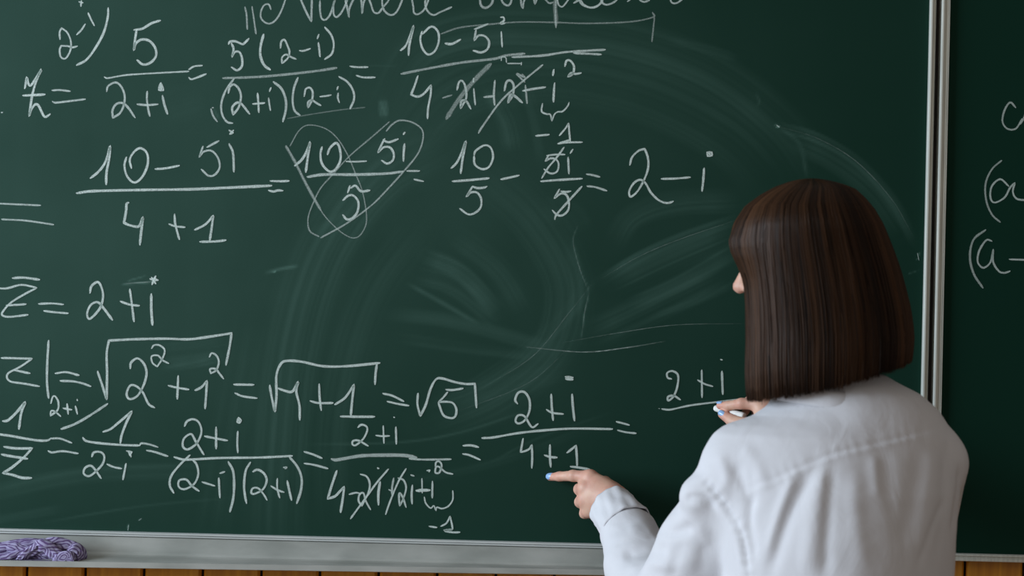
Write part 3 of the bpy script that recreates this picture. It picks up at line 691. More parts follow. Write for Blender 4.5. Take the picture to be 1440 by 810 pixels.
tag(blob('chalk_crumb', p, (.0022, .0018, .0016), M_STICK, None, 4, 2, .3), 'tiny white chalk crumb on the tray below the minus one', 'chalk')

# ------------------------------------------------------------------ implicit-surface modelling
def axis(segs):
    """segs: [(start, end, step)...] contiguous -> non-uniform axis"""
    out = []
    for a, c, h in segs:
        n = max(1, int(round((c - a) / h))); out += list(a + (c - a) * np.arange(n) / n)
    out.append(segs[-1][1]); return np.array(out, np.float32)
class Field:
    def __init__(s, ax, ay, az):
        s.ax = [ax, ay, az]; s.F = np.full((len(ax), len(ay), len(az)), .08, np.float32)
    def sl(s, lo, hi):
        r = []
        for k in range(3):
            i = int(np.searchsorted(s.ax[k], lo[k])); j = int(np.searchsorted(s.ax[k], hi[k])); r.append((max(0, i - 1), min(len(s.ax[k]), j + 1)))
        return r
    def grid(s, r):
        return (s.ax[0][r[0][0]:r[0][1]][:, None, None], s.ax[1][r[1][0]:r[1][1]][None, :, None], s.ax[2][r[2][0]:r[2][1]][None, None, :])
    def put(s, lo, hi, fn, k=.0, sub=False):
        m = max(k, .004) + .004; r = s.sl([a - m for a in lo], [a + m for a in hi])
        if any(b_ <= a for a, b_ in r): return
        X, Y, Z = s.grid(r); d = fn(X, Y, Z).astype(np.float32)
        S = (slice(*r[0]), slice(*r[1]), slice(*r[2])); A = s.F[S]
        if sub:
            d = -d
            if k > 0: h = np.clip(.5 - .5 * (d - A) / k, 0, 1); s.F[S] = A * h + 0 if False else (A * (1 - np.clip(.5 + .5 * (d - A) / k, 0, 1)) + d * np.clip(.5 + .5 * (d - A) / k, 0, 1) + k * np.clip(.5 + .5 * (d - A) / k, 0, 1) * (1 - np.clip(.5 + .5 * (d - A) / k, 0, 1)))
            else: s.F[S] = np.maximum(A, d)
            return
        if k > 0:
            h = np.clip(.5 + .5 * (A - d) / k, 0, 1); s.F[S] = A * (1 - h) + d * h - k * h * (1 - h)
        else: s.F[S] = np.minimum(A, d)
    def cap(s, a, c, ra, rc, k=.006, flat=None):
        """tapered limb from a to c; flat=(axis vector, factor) squashes across that axis"""
        a = np.array(a, float); c = np.array(c, float); e = c - a; L2 = float(e @ e) or 1e-9; R = max(ra, rc)
        if flat: fa = np.array(flat[0], float); fa /= np.linalg.norm(fa); ff = 1 / flat[1] - 1
        def fn(X, Y, Z):
            t = np.clip(((X - a[0]) * e[0] + (Y - a[1]) * e[1] + (Z - a[2]) * e[2]) / L2, 0, 1)
            dx = X - a[0] - t * e[0]; dy = Y - a[1] - t * e[1]; dz = Z - a[2] - t * e[2]
            if flat:
                w_ = (dx * fa[0] + dy * fa[1] + dz * fa[2]) * ff; dx = dx + w_ * fa[0]; dy = dy + w_ * fa[1]; dz = dz + w_ * fa[2]
            return np.sqrt(dx*dx + dy*dy + dz*dz) - (ra + (rc - ra) * t)
        s.put(np.minimum(a, c) - R - .002, np.maximum(a, c) + R + .002, fn, k)
    def ell(s, c, r, A=None, k=.008, sub=False):
        c = np.array(c, float); A = np.eye(3) if A is None else np.array(A); R = max(r)
        def fn(X, Y, Z):
            dx, dy, dz = X - c[0], Y - c[1], Z - c[2]
            q = [(A[i][0]*dx + A[i][1]*dy + A[i][2]*dz) / r[i] for i in range(3)]
            k0 = np.sqrt(q[0]**2 + q[1]**2 + q[2]**2) + 1e-6; k1 = np.sqrt((q[0]/r[0])**2 + (q[1]/r[1])**2 + (q[2]/r[2])**2) + 1e-6
            return k0 * (k0 - 1) / k1
        s.put(c - R, c + R, fn, k, sub)
    def net(s):
        F = s.F; ins = F < 0; nx, ny, nz = F.shape
        cs = np.zeros((nx-1, ny-1, nz-1), np.uint8)
        for i in (0, 1):
            for j in (0, 1):
                for k in (0, 1): cs += ins[i:nx-1+i, j:ny-1+j, k:nz-1+k]
        act = (cs > 0) & (cs < 8); I, J, K = np.nonzero(act)
        idx = np.full(act.shape, -1, np.int64); idx[I, J, K] = np.arange(len(I))
        acc = np.zeros((len(I), 3)); cnt = np.zeros(len(I))
        corners = [(i, j, k) for i in (0, 1) for j in (0, 1) for k in (0, 1)]
        for a in corners:
            for d in range(3):
                if a[d]: continue
                c = list(a); c[d] = 1
                fa = F[I+a[0], J+a[1], K+a[2]]; fb = F[I+c[0], J+c[1], K+c[2]]; m = (fa < 0) != (fb < 0)
                t = np.where(m, fa / np.where(fa == fb, 1, fa - fb), 0)
                p = np.zeros((len(I), 3)); p[:] = a; p[:, d] = t
                acc[m] += p[m]; cnt[m] += 1
        acc /= cnt[:, None]; V = np.zeros_like(acc)
        for d, ix in enumerate((I, J, K)):
            ax_ = s.ax[d].astype(float); V[:, d] = ax_[ix] + (ax_[np.minimum(ix+1, len(ax_)-1)] - ax_[ix]) * acc[:, d]
        Q = []
        # x edges
        e = ins[:-1, 1:-1, 1:-1] != ins[1:, 1:-1, 1:-1]; i, j, k = np.nonzero(e); j = j+1; k = k+1; fl = ins[i, j, k]
        q = np.stack([idx[i, j-1, k-1], idx[i, j, k-1], idx[i, j, k], idx[i, j-1, k]], 1); q[~fl] = q[~fl][:, ::-1]; Q.append(q)
        e = ins[1:-1, :-1, 1:-1] != ins[1:-1, 1:, 1:-1]; i, j, k = np.nonzero(e); i = i+1; k = k+1; fl = ins[i, j, k]
        q = np.stack([idx[i-1, j, k-1], idx[i-1, j, k], idx[i, j, k], idx[i, j, k-1]], 1); q[~fl] = q[~fl][:, ::-1]; Q.append(q)
        e = ins[1:-1, 1:-1, :-1] != ins[1:-1, 1:-1, 1:]; i, j, k = np.nonzero(e); i = i+1; j = j+1; fl = ins[i, j, k]
        q = np.stack([idx[i-1, j-1, k], idx[i, j-1, k], idx[i, j, k], idx[i-1, j, k]], 1); q[~fl] = q[~fl][:, ::-1]; Q.append(q)
        return V, np.concatenate(Q)
def slices_fn(rows, n=2.3):
    """rows: (z, cx, a, cy, b) sorted by z -> stacked rounded sections"""
    rows = sorted(rows); zz = np.array([r[0] for r in rows]); tab = [np.array([r[i] for r in rows]) for i in (1, 2, 3, 4)]
    def fn(X, Y, Z):
        z = np.asarray(Z, float); cx, a, cy, b_ = [np.interp(z, zz, t) for t in tab]
        q = (np.abs((X - cx) / a) ** n + np.abs((Y - cy) / b_) ** n) ** (1 / n)
        d = (q - 1) * np.minimum(a, b_)
        return np.maximum(d, np.maximum(Z - zz[-1], zz[0] - Z))
    return fn, zz[0], zz[-1]

# ------------------------------------------------------------------ the person
YT = -.45                                   # depth of the trunk in front of the board
who = empty('person', (PP(1180, 700, YT)[0], YT, 0))
tag(who, 'person in a white shirt with brown bob hair writing on the chalkboard, seen from behind', 'person')
# joints
LS, LE, LW = PP(1048, 668, -.43), PP(935, 872, -.31), PP(862, 706, -.092)
RS, RW = PP(1300, 640, -.42), PP(1092, 606, -.085)
RE = np.array((.625, -.235, RS[2] - .165))
HC = PP(1137, 350, -.41)                    # head centre
# head frame
fy = math.radians(27); fp = math.radians(11)
HF = np.array((-math.cos(fy) * math.cos(fp), math.sin(fy) * math.cos(fp), -math.sin(fp)))
HU = np.array((-math.cos(fy) * math.sin(fp) * .8, math.sin(fy) * math.sin(fp) * .8, math.cos(fp))); HU -= HF * (HU @ HF); HU /= np.linalg.norm(HU)
HR = np.cross(HF, HU)
def H(f, u, r=0.): return HC + HF * f + HU * u + HR * r
ROWS = [(525,1112,1243,-.40,.055),(538,1102,1266,-.405,.062),(553,1090,1296,-.41,.070),(573,1078,1319,-.415,.080),(588,1058,1329,-.42,.086),(601,1022,1337,-.425,.092),(612,1008,1342,-.43,.098),
        (641,1000,1348,-.435,.110),(690,1002,1350,-.445,.122),(752,1010,1343,-.45,.130),(810,1018,1340,-.455,.132),(900,1012,1346,-.46,.135),(1010,974,1384,-.46,.165),(1140,958,1400,-.46,.178)]
def torso_rows(shrink):
    out = []
    for py, l, r, cy, bb in ROWS:
        a = PP(l, py, cy); c = PP(r, py, cy); out.append(((a[2] + c[2]) / 2, (a[0] + c[0]) / 2, (c[0] - a[0]) / 2 - shrink, cy, bb - shrink))
    return out
def finger(f, pts, rs, k=.004):
    for i in range(len(pts) - 1): f.cap(pts[i], pts[i+1], rs[i], rs[i+1], k if i else .006)
def build_body():
    hx0, hx1 = PP(763, 670, 0)[0], PP(885, 700, -.1)[0]; gx0, gx1 = PP(998, 580, 0)[0], PP(1098, 580, -.09)[0]
    ax = axis([(hx0 - .004, hx1, .0013), (hx1, gx0, .006), (gx0, gx1, .0013), (gx1, .42, .004), (.42, .74, .007)])
    ay = axis([(-.60, -.50, .008), (-.50, -.30, .004), (-.30, -.105, .006), (-.105, .002, .0013)])
    z1 = PP(820, 740, -.05)[2]; z2 = PP(820, 655, -.05)[2]; z3 = PP(1040, 606, -.05)[2]; z4 = PP(1040, 553, -.05)[2]
    az = axis([(.015, .85, .016), (.85, z1, .007), (z1, z2, .0013), (z2, z3, .004), (z3, z4, .0013), (z4, HC[2] + .13, .0036)])
    f = Field(ax, ay, az)
    # trunk, a little inside the shirt
    fn, za, zb = slices_fn(sorted(torso_rows(.026))[1:]); f.put((.25, -.62, za), (.72, -.28, zb), fn, 0)
    # neck and head
    nb = PP(1172, 562, -.41); f.cap(nb, H(-.03, -.07), .052, .048, .012)
    A = [HF, HU, HR]
    f.ell(H(-.014, .010), (.086, .074, .067), A, .015); f.ell(H(.035, -.035), (.055, .078, .055), A, .02)
    f.ell(H(.052, -.080), (.036, .030, .038), A, .02); f.ell(H(.078, -.098), (.016, .014, .017), A, .012)
    f.ell(H(.072, .020), (.016, .012, .052), A, .015)
    for s_ in (-1, 1):
        f.ell(H(.066, -.030, .034 * s_), (.020, .020, .020), A, .016)                       # cheek
        f.ell(H(.088, .000, .031 * s_), (.012, .012, .016), A, .008, sub=True)              # eye socket
        f.ell(H(-.005, -.022, .072 * s_), (.020, .031, .008), A, .004)                       # ear
        f.ell(H(.001, -.020, .080 * s_), (.009, .017, .005), A, .003, sub=True)
        f.ell(H(.099, -.040, .011 * s_), (.008, .007, .007), A, .006)
    f.cap(H(.085, .004), H(.114, -.034), .008, .0095, .008); f.ell(H(.113, -.037), (.010, .009, .010), A, .005)
    f.ell(H(.092, -.062), (.010, .0055, .022), A, .004); f.ell(H(.090, -.071), (.009, .006, .018), A, .004)
    f.ell(H(.104, -.0665), (.010, .0016, .020), A, .002, sub=True)
    # arms
    f.cap(LS, LE, .045, .038, .02); f.cap(LE, LE + (LW - LE) * .35, .038, .037, .01); f.cap(LE + (LW - LE) * .35, LW, .037, .0245, .01)
    f.cap(RS, RE, .045, .038, .02); f.cap(RE, RE + (RW - RE) * .35, .038, .037, .01); f.cap(RE + (RW - RE) * .35, RW, .037, .0245, .01)
    # left hand: pointing
    mI, mM, mR_, mP = PP(830, 670.5, -.062), PP(823, 686, -.066), PP(823, 703, -.066), PP(828, 718, -.062)
    for m_, wo in ((mI, (0, -6)), (mM, (0, 0)), (mR_, (0, 5)), (mP, (0, 10))):
        wq = PP(866 + wo[0], 704 + wo[1], -.086); f.cap(wq, m_, .0165, .0118, .014)
    f.ell(PP(848, 700, -.072), (.030, .017, .030), None, .012)
    t = [mI, PP(806, 669, -.046), PP(787, 670, -.027), PP(773.5, 670.8, -.0125)]
    finger(f, t, [.0105, .0088, .0076, .0062])
    f.ell(t[1], (.0088, .0092, .0090), None, .003)
    finger(f, [mM, PP(815, 688, -.036), PP(828, 690, -.020), PP(842, 692, -.030)], [.0112, .0095, .0085, .0075])
    finger(f, [mR_, PP(816, 706, -.038), PP(829, 708, -.022), PP(842, 708, -.031)], [.0108, .0092, .0082, .0072])
    finger(f, [mP, PP(822, 722, -.040), PP(833, 723, -.026), PP(843, 722, -.034)], [.0098, .0082, .0072, .0066])
    finger(f, [PP(864, 692, -.072), PP(850, 680, -.044), PP(834, 682, -.024), PP(822, 690, -.014)], [.0135, .0118, .0098, .0080])
    for m_ in (mI, mM, mR_, mP): f.ell(m_ + np.array((0, -.003, 0)), (.009, .0085, .009), None, .005)
    # right hand: pinching the chalk
    rI, rM, rR, rP = PP(1066, 569, -.060), PP(1075, 568, -.054), PP(1082, 572, -.046), PP(1087, 580, -.040)
    for m_ in (rI, rM, rR, rP): f.cap(RW, m_, .0175, .0108, .012)
    f.ell(PP(1082, 586, -.066), (.022, .017, .020), None, .012)
    ri = [rI, PP(1043, 567.5, -.052), PP(1025, 570.5, -.034), PP(1012.5, 570.5, -.0215)]
    finger(f, ri, [.0105, .0088, .0076, .0062])
    finger(f, [rM, PP(1056, 563.5, -.036), PP(1042, 569, -.022), PP(1030, 574, -.016)], [.0105, .0086, .0075, .0064])
    finger(f, [rR, PP(1064, 562, -.026), PP(1052, 570, -.014), PP(1048, 580, -.014)], [.0100, .0082, .0072, .0062])
    finger(f, [rP, PP(1073, 567, -.021), PP(1063, 575, -.013), PP(1062, 585, -.016)], [.0092, .0074, .0066, .0058])
    finger(f, [PP(1078, 596, -.074), PP(1049, 598, -.062), PP(1030, 592, -.044), PP(1016, 582.5, -.0305)], [.0140, .0118, .0098, .0076])
    # hips and legs (inside the trousers)
    hz = .84
    for s_ in (-1, 1):
        hx = who.location.x + .095 * s_
        f.cap((hx, YT, hz), (hx + .01 * s_, YT, .46), .066, .050, .015); f.cap((hx + .01 * s_, YT, .46), (hx + .015 * s_, YT - .01, .09), .054, .036, .03)
        f.cap((hx + .015 * s_, YT - .02, .05), (hx + .03 * s_, YT + .13, .035), .034, .026, .02)
    V, Q = f.net()
    # relax
    for _ in range(2):
        S = np.zeros_like(V); n = np.zeros(len(V))
        for a, c in ((0,1),(1,2),(2,3),(3,0)):
            np.add.at(S, Q[:, a], V[Q[:, c]]); np.add.at(S, Q[:, c], V[Q[:, a]]); np.add.at(n, Q[:, a], 1); np.add.at(n, Q[:, c], 1)
        V = V * .5 + .5 * S / np.maximum(n, 1)[:, None]
    o = mesh_np('body', V, Q, M_SKIN, who)
    fl = np.zeros(len(V))
    for c, r in ((t[3], .016), (t[2], .012), (mI, .012), (mM, .010), (mR_, .010), (mP, .010), (ri[3], .016), (ri[1], .010), (PP(1018, 584, -.03), .014), (PP(870, 690, -.08), .012)):
        fl = np.maximum(fl, .55 * np.exp(-np.sum((V - c)**2, 1) / (r * r)))
    at = o.data.attributes.new('flush', 'FLOAT', 'POINT'); at.data.foreach_set('value', fl.astype(np.float32))
    # nails: each a small curved plate seated on the fingertip
    def nail(c, along, out, L_, W_, T_=.0014):
        along = Vector(along).normalized(); out = Vector(out); out = (out - along * out.dot(along)).normalized(); sd = along.cross(out)
        A = Matrix((along, sd, out)).transposed()
        import bmesh
        bm = bmesh.new(); n = 8
        vs = [[None]*(n+1) for _ in range(n+1)]
        for i in range(n+1):
            for j in range(n+1):
                a = i / n * 2 - 1; c_ = j / n * 2 - 1
                wq = math.sqrt(max(0, 1 - max(0, a)**3 * .75)) * (1 - .18 * max(0, -a)**2)
                q = Vector((a * L_ / 2, c_ * W_ / 2 * wq, T_ - (c_ * wq)**2 * W_ * .30 - a * a * L_ * .06))
                vs[i][j] = bm.verts.new(Vector(c) + A @ q)
        for i in range(n):
            for j in range(n): bm.faces.new((vs[i][j], vs[i+1][j], vs[i+1][j+1], vs[i][j+1]))
        me = bpy.data.meshes.new('fingernail'); bm.to_mesh(me); bm.free(); me.shade_smooth()
        q = link('fingernail', me, M_NAIL, who); m_ = q.modifiers.new('t', 'SOLIDIFY'); m_.thickness = .0012; m_.offset = 0; return q
    d = t[3] - t[2]; nail(t[3] + np.array((-.0010, -.0052, .0022)), d, (-.25, -1, .35), .0145, .0112)
    d = ri[3] - ri[2]; nail(ri[3] + np.array((-.0005, -.002, .0056)), d, (-.1, -.3, 1), .011, .0085)
    th = PP(1016, 582.5, -.0305); d = th - PP(1030, 592, -.044); nail(th + np.array((-.0015, -.0068, .0008)), d, (-.5, -1, .2), .0145, .0105)
    return o
build_body()
for s_ in (-1, 1):
    e = blob('eye', H(.076, .000, .031 * s_), (.0115, .0115, .0115), M_EYE, who, 1, 3, 0); e['label'] = 'white eyeball'
    A = Matrix((Vector(HF), Vector(HR), Vector(HU))).transposed()
    blob('iris', H(.0862, .000, .031 * s_), (.0022, .0052, .0052), M_IRIS, who, 1, 2, 0, A)

# shirt -------------------------------------------------------------
# folds in photo pixels: (points, half width px, height m)  + = ridge, - = valley
FOLDS = [
 ([(1036,691),(1086,674),(1166,640),(1247,619),(1322,602)], 3.0, -.0016), ([(1036,697),(1086,680),(1166,646),(1247,625),(1322,608)], 3.5, .0012),
 ([(1150,650),(1118,705),(1092,770),(1080,815)], 11, -.0050), ([(1118,665),(1094,730),(1078,790)], 8, .0045),
 ([(1160,655),(1146,720),(1134,815)], 15, .0052), ([(1170,648),(1164,730),(1160,815)], 8, -.0030),
 ([(1060,690),(1052,730),(1062,790)], 7, -.0045), ([(1243,632),(1250,690),(1262,740)], 9, -.0018), ([(1228,640),(1234,700)], 8, .0022),
 ([(1296,628),(1285,690),(1268,770)], 12, -.0026), ([(1310,625),(1304,700),(1290,790)], 12, .0022), ([(1200,660),(1204,730),(1215,800)], 12, .0026),
 ([(1330,620),(1326,700),(1318,790)], 8, -.002), ([(1290,800),(1310,740),(1330,700)], 5, -.0025),
 ([(990,672),(1005,690),(1024,716),(1042,752),(1054,815)], 3.0, -.0040), ([(984,678),(999,696),(1016,720),(1034,756),(1046,815)], 5, .0030),
 ([(1030,650),(1048,690),(1050,720)], 9, -.0040), ([(1010,640),(1022,670),(1016,700)], 8, .0035), ([(1046,625),(1066,660),(1080,690)], 10, .0028),
 ([(960,700),(985,700),(1010,714)], 7, -.0060), ([(970,676),(996,672),(1020,690)], 7, .003), ([(955,722),(980,735),(1000,770)], 9, .0035),
 ([(915,742),(945,748),(975,740)], 8, -.0055), ([(880,745),(905,735),(928,742)], 8, .0050),([(1350,655),(1347,700),(1338,752)], 4, -.0045), ([(872,780),(905,770),(940,775)], 10, -.0065),
 ([(862,765),(890,755),(925,752)], 7, -.0030), ([(880,805),(915,792),(950,800)], 9, .0045), ([(960,760),(948,790),(945,815)], 10, -.003), ([(1000,745),(990,780),(985,815)], 12, -.003),
]
def seg_dist(px, py, pts):
    c = np.array(catmull(pts, 8)); best = np.full(len(px), 1e9); tt = np.zeros(len(px)); n = len(c) - 1
    for k in range(n):
        a = c[k]; e = c[k+1] - a; L2 = (e @ e) or 1e-9; t = np.clip(((px - a[0]) * e[0] + (py - a[1]) * e[1]) / L2, 0, 1)
        dd = (px - a[0] - t * e[0])**2 + (py - a[1] - t * e[1])**2; u = dd < best; best = np.where(u, dd, best); tt = np.where(u, (k + t) / n, tt)
    return np.sqrt(best), tt
def normals(V, Q):
    n = np.cross(V[Q[:, 2]] - V[Q[:, 0]], V[Q[:, 3]] - V[Q[:, 1]]); N = np.zeros_like(V)
    for k in range(4): np.add.at(N, Q[:, k], n)
    return N / np.maximum(np.linalg.norm(N, axis=1, keepdims=True), 1e-12)
def relax(V, Q, it, lam=.5):
    for _ in range(it):
        S = np.zeros_like(V); n = np.zeros(len(V))
        for a, c in ((0,1),(1,2),(2,3),(3,0)):
            np.add.at(S, Q[:, a], V[Q[:, c]]); np.add.at(S, Q[:, c], V[Q[:, a]]); np.add.at(n, Q[:, a], 1); np.add.at(n, Q[:, c], 1)
        V = V * (1 - lam) + lam * S / np.maximum(n, 1)[:, None]
    return V
def build_shirt():
    h = .0042
    ax = axis([(.08, .76, h)]); ay = axis([(-.64, -.06, h)]); az = axis([(.72, PP(1180, 505, -.4)[2], h)])
    f = Field(ax, ay, az)
    fn, za, zb = slices_fn(torso_rows(0), 1.72); f.put((.1, -.64, za), (.80, -.2, zb), fn, 0)
    # shoulders and sleeves
    f.cap(PP(1112, 622, -.42), PP(1035, 650, -.43), .040, .044, .016)
    f.ell(PP(988, 697, -.43), (.034, .04, .030), None, .010)
    f.cap(LS, LS + (LE - LS) * .5, .067, .066, .016); f.cap(LS + (LE - LS) * .5, LE, .068, .066, .02)
    f.cap(LE, LE + (LW - LE) * .45, .066, .058, .02); f.cap(LE + (LW - LE) * .45, LE + (LW - LE) * .69, .058, .0475, .01)
    f.cap(PP(1200, 600, -.42), PP(1285, 640, -.42), .040, .042, .014)
    f.cap(RS + np.array((.013, .0, -.012)), RE, .050, .056, .012); f.cap(RE, RE + (RW - RE) * .88, .060, .040, .02)
    V, Q = f.net(); V = relax(V, Q, 2); N = normals(V, Q)
    px, py = proj(V); face = np.clip(-(N @ np.array(fwd)) * 1.6, 0, 1)
    D_ = np.zeros(len(V))
    for pts, hw, a in FOLDS:
        d, t = seg_dist(px, py, pts); fd = np.clip(np.minimum(t, 1 - t) * 5 + .15, 0, 1)
        D_ += a * np.exp(-(d / hw)**2) * fd
    # puckers along the armhole seam
    d, t = seg_dist(px, py, FOLDS[14][0]); D_ += .0013 * np.sin(t * 83 + 1.5 * np.sin(t * 17)) * np.exp(-(d / 8)**2)
    d, t = seg_dist(px, py, FOLDS[0][0]); D_ += .0004 * np.sin(t * 107 + 2 * np.sin(t * 23)) * np.exp(-((d - 5) / 8)**2)
    # general softness of cotton, everywhere
    g = (fbm(V[:, 0] * 16 + V[:, 1] * 9, V[:, 2] * 9 + 3, 41) - .45) * .006 + (fbm(V[:, 0] * 8 + 4, V[:, 1] * 12 + V[:, 2] * 16, 51) - .45) * .004
    arm = np.clip((.33 - V[:, 0]) / .08, 0, 1)
    g *= (.6 + 1.1 * arm)
    V = V + N * (D_ * face + g)[:, None]; V = relax(V, Q, 1, .4)
    o = mesh_np('shirt', V, Q, M_SHIRT, who); o['label'] = 'loose white cotton shirt with long sleeves'
    return o
build_shirt()
def tube_part(name, c0, c1, r0, r1, mat_, n=64, rows=14, wr=.0012, thick=.0016, sx=1., seed=3, ref=(0, 0, 1)):
    c0, c1 = Vector(c0), Vector(c1); ax_ = (c1 - c0).normalized(); u = Vector(ref).cross(ax_).normalized(); v = ax_.cross(u)
    V, Fc = [], []
    for i in range(rows + 1):
        t = i / rows
        for j in range(n):
            a = 2 * math.pi * j / n; r = r0 + (r1 - r0) * t
            r += wr * math.sin(a * 3 + seed + t * 2) + wr * .7 * math.sin(a * 7 + t * 4 + seed) + wr * .5 * math.sin(a * 13 - t * 5)
            r += .0012 * (math.exp(-((t - .06) / .04)**2) + math.exp(-((t - .94) / .05)**2))
            V.append(c0 + (c1 - c0) * t + u * math.cos(a) * r * sx + v * math.sin(a) * r)
    for i in range(rows):
        for j in range(n): Fc.append((i*n + j, i*n + (j+1) % n, (i+1)*n + (j+1) % n, (i+1)*n + j))
    o = mesh(name, V, Fc, mat_, who); s = o.modifiers.new('t', 'SOLIDIFY'); s.thickness = thick; return o
CW = Vector(PP(861, 714, -.096)); CE = Vector(PP(884, 745, -.158))
tube_part('cuff', CW, CE, .0375, .0415, M_SHIRT, sx=1.0)
rw = Vector(RW) + (Vector(RE) - Vector(RW)) * .10
tube_part('cuff', rw, rw + (Vector(RE) - Vector(RW)).normalized() * .06, .034, .040, M_SHIRT)
# collar: stand and folded leaf round the neck
def collar():
    c = PP(1166, 566, -.415); V, Fc = [], []; n = 72; rows = 10
    for i in range(rows + 1):
        t = i / rows
        for j in range(n + 1):
            a = math.radians(-62 + (360 - 22) * j / n)     # open at the throat
            if t < .45: q = t / .45; r = .066 - .006 * q; z = -.012 + .036 * q
            else: q = (t - .45) / .55; r = .060 + .006 * math.sin(q * 3.1) + .012 * q; z = .024 - .034 * q
            wob = .0015 * math.sin(a * 5) * t
            V.append((c[0] + math.cos(a) * (r * 1.12 + wob), c[1] - math.sin(a + math.radians(0)) * (r * .95 + wob), c[2] + z - .013 * math.cos(a)))
    for i in range(rows):
        for j in range(n): a = i * (n + 1) + j; Fc.append((a, a + 1, a + n + 2, a + n + 1))
    o = mesh('collar', V, Fc, M_SHIRT, who); s = o.modifiers.new('t', 'SOLIDIFY'); s.thickness = .0022
collar()
# trousers and shoes, below the picture
def build_trousers():
    x = who.location.x; f = Field(axis([(x - .30, x + .30, .009)]), axis([(-.66, -.24, .009)]), axis([(.03, 1.02, .010)]))
    f.ell((x, YT, .80), (.152, .108, .16), None, .02)
    for s_ in (-1, 1):
        hx = x + .095 * s_
        f.cap((hx - .012 * s_, YT, .72), (hx + .01 * s_, YT, .46), .084, .068, .02); f.cap((hx + .01 * s_, YT, .46), (hx + .015 * s_, YT - .01, .09), .068, .062, .03)
    V, Q = f.net(); mesh_np('trousers', V, Q, M_TROUSERS, who)
    for s_ in (-1, 1):
        hx = x + .110 * s_; f = Field(axis([(hx - .09, hx + .11, .006)]), axis([(-.56, -.20, .006)]), axis([(.0, .14, .006)]))
        f.cap((hx, YT - .04, .045), (hx + .02 * s_, YT + .15, .032), .043, .036, .01); f.cap((hx, YT - .035, .06), (hx, YT - .02, .09), .045, .047, .01)
        V, Q = f.net(); V[:, 2] = np.maximum(V[:, 2], .001); mesh_np('shoe', V, Q, M_SHOE, who)
build_trousers()

# hair ---------------------------------------------------------------
HROWS = [(251.5,1139,1147),(254,1122,1164),(258,1108,1180),(265,1090,1201),(277,1069,1214),(292,1049,1227),(315,1034,1240),(342,1024.5,1251),(358,1027,1257),(378,1037,1264),(400,1045,1270),(431,1047.5,1278),(472,1048,1284),(500,1047.5,1285),(560,1045,1284)]
HY = -.41
hz = np.array([PP((l + r) / 2, py, HY)[2] for py, l, r in HROWS]); hcx = np.array([(PP(l, py, HY)[0] + PP(r, py, HY)[0]) / 2 for py, l, r in HROWS])
ha = np.array([(PP(r, py, HY)[0] - PP(l, py, HY)[0]) / 2 for py, l, r in HROWS])
hb = np.minimum(ha * .93, np.interp(hz, hz[::-1][[0, 4, 8, 14]], [.088, .094, .098, .090])); hb = np.where(ha < .09, ha * .93, hb)
HL = hcx - ha; HRt = hcx + ha
HL2 = np.array([PP(x, py, HY)[0] for (py, l, r), x in zip(HROWS, [1139,1122,1108,1090,1069,1050,1041,1038,1038,1039,1040,1042,1044,1044,1044])])
def hair_pt(th, z, s=1.0):
    """point on the hair shell; th measured from the camera side, clockwise seen from above"""
    wl = np.clip((-np.sin(th) - .62) / .36, 0, 1) ** 1.5
    lft = np.interp(z, hz[::-1], HL2[::-1]) * (1 - wl) + np.interp(z, hz[::-1], HL[::-1]) * wl; rgt = np.interp(z, hz[::-1], HRt[::-1])
    a = (rgt - lft) / 2; cx = (rgt + lft) / 2; b_ = np.interp(z, hz[::-1], hb[::-1])
    n = 2.25; c, d = np.sin(th), np.cos(th)
    k = (np.abs(c)**n + np.abs(d)**n) ** (-1 / n)
    return np.stack([cx + a * s * c * k, HY - b_ * s * d * k, z + 0 * th], -1)
def bottom_z(th):
    """the cut line: level all round the head, which is itself tilted"""
    x = np.sin(th); c = PP(1165, 540, HY)[2]
    return c + .0330 * x + .0070 * x * x - .002 * np.cos(th)
zt = hz[0]
face_th = -math.pi / 2 - fy                     # direction of the face seen from above
def inface(th): return np.abs((th - face_th + math.pi) % (2 * math.pi) - math.pi)
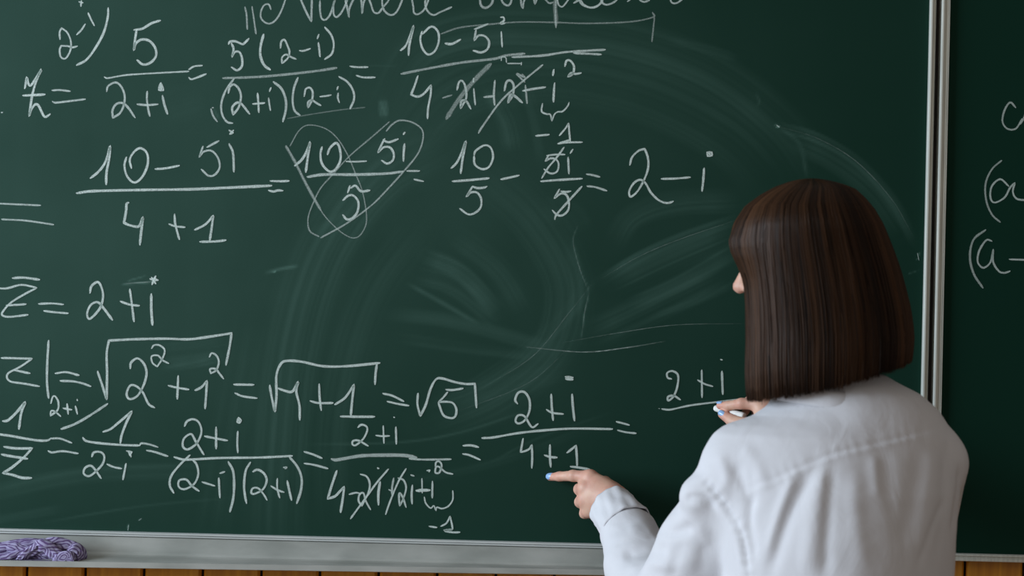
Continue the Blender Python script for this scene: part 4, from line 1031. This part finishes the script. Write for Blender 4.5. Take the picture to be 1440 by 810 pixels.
def build_hair():
    hair_parent = who
    # under layer: closed cap following the skull with an opening at the face
    nt, ns = 220, 90; V, Q = [], []
    TH = np.linspace(-math.pi, math.pi, nt, endpoint=False)
    op = inface(TH)
    brow = H(.09, .035)[2]
    zb_ = bottom_z(TH) + .004; open_ = np.clip((.66 - op) / .10, 0, 1); zb_ = zb_ * (1 - open_) + brow * open_
    rows = []
    for i in range(ns):
        s = i / (ns - 1); z = zt - .001 - (zt - zb_) * (1 - np.cos(s * math.pi * .5)) ** .999
        rows.append(hair_pt(TH, z, .955))
    co = np.concatenate(rows); i = np.arange(nt * ns).reshape(ns, nt); j = np.roll(i, -1, 1)
    q = np.stack([i[:-1], j[:-1], j[1:], i[1:]], -1).reshape(-1, 4)
    o = mesh_np('hair', co, q[:, ::-1], M_HAIR, who); o['label'] = 'straight dark brown hair cut in a bob'
    at = o.data.attributes.new('shade', 'FLOAT', 'POINT'); at.data.foreach_set('value', np.full(len(co), .12, np.float32))
    sm = o.modifiers.new('t', 'SOLIDIFY'); sm.thickness = .004; sm.offset = -1
    # locks: fine tapered tubes lying over it
    NS, K = 7200, 26
    th = rng.uniform(-math.pi, math.pi, NS); op = inface(th)
    lay_ = rng.uniform(0, 1, NS) ** 1.2; sc = 1.0 - .045 * lay_
    clump = streak1d((th + 4) * 26, 90); shade = np.clip(.25 + .60 * (streak1d((th + 4) * 15, 91) - .35) + .22 * (clump - .5) + rng.normal(0, .13, NS), 0, 1)
    zb_ = bottom_z(th) + rng.normal(0, .0016, NS) - .003 * (clump - .5) + rng.exponential(.0015, NS)
    short = np.clip((.60 - op) / .08, 0, 1)
    zb_ = zb_ * (1 - short) + (brow - .006 + rng.normal(0, .002, NS)) * short
    sway = rng.normal(0, .012, NS); t = np.linspace(0, 1, K)
    P_ = np.zeros((NS, K, 3))
    part = rng.uniform(0, .25, NS) ** 1.0
    for k in range(K):
        q = (1 - np.cos(t[k] * math.pi * .5)) * .62 + .38 * t[k] ** 1.6
        z = zt - .0005 * lay_ - (zt - zb_) * (.0006 + q * .9994)
        thk = th + sway * t[k] * 2.2 + .007 * np.sin(t[k] * 5 + clump * 9)
        bow = 1 + .006 * np.sin(t[k] * 6.3 + clump * 12) * t[k] + .006 * (clump - .5)
        bow -= .035 * np.clip((t[k] - .86) / .14, 0, 1) ** 2          # ends turn slightly inwards
        P_[:, k] = hair_pt(thk, z, sc * bow)
    T = np.gradient(P_, axis=1); T /= np.maximum(np.linalg.norm(T, axis=2, keepdims=True), 1e-9)
    c = np.stack([np.interp(P_[:, :, 2], hz[::-1], hcx[::-1]), np.full((NS, K), HY), P_[:, :, 2] - .04], -1)
    O = P_ - c; O -= T * np.sum(O * T, 2, keepdims=True); O /= np.maximum(np.linalg.norm(O, axis=2, keepdims=True), 1e-9); S_ = np.cross(T, O)
    wid = rng.uniform(.00055, .0013, NS)[:, None] * (1 - .75 * np.clip((t - .93) / .07, 0, 1))[None] * (.6 + .4 * np.clip(t * 6, 0, 1))[None]
    ring = []
    for a in (90, 210, 330):
        ca, sa = math.cos(math.radians(a)), math.sin(math.radians(a)); ring.append(P_ + (O * sa * .8 + S_ * ca * 1.15) * wid[..., None])
    R = np.stack(ring, 2); co = R.reshape(-1, 3); base = np.arange(NS * K * 3).reshape(NS, K, 3); nx = np.roll(base, -1, 2)
    q = np.stack([base[:, :-1], nx[:, :-1], nx[:, 1:], base[:, 1:]], -1).reshape(-1, 4)
    o2 = mesh_np('hair_strands', co, q, M_HAIR, who); o2['kind'] = 'stuff'
    at = o2.data.attributes.new('shade', 'FLOAT', 'POINT'); at.data.foreach_set('value', np.repeat(shade, K * 3).astype(np.float32))
build_hair()

# chalk in the right hand ---------------------------------------------
def stick():
    a = Vector(PP(1004.5, 573.5, -.0075)); c = Vector(PP(1047, 586, -.050)); ax_ = (c - a).normalized(); u = Vector((0, 0, 1)).cross(ax_).normalized(); v = ax_.cross(u)
    V, Fc = [], []; n = 24; prof = [(0, .35), (.02, .72), (.06, .9), (.15, .96), (.5, 1.0), (.93, 1.12), (.985, 1.05), (1, .85)]
    for t, r in prof:
        for j in range(n):
            an = 2 * math.pi * j / n; V.append(a + (c - a) * t + (u * math.cos(an) + v * math.sin(an)) * .0058 * r)
    for i in range(len(prof) - 1):
        for j in range(n): Fc.append((i*n + j, i*n + (j+1) % n, (i+1)*n + (j+1) % n, (i+1)*n + j))
    Fc.append(tuple(range(n))[::-1]); Fc.append(tuple((len(prof)-1)*n + j for j in range(n)))
    tag(mesh('chalk_stick', V, Fc, M_STICK), 'stick of white chalk pinched in the right hand against the board', 'chalk')
stick()
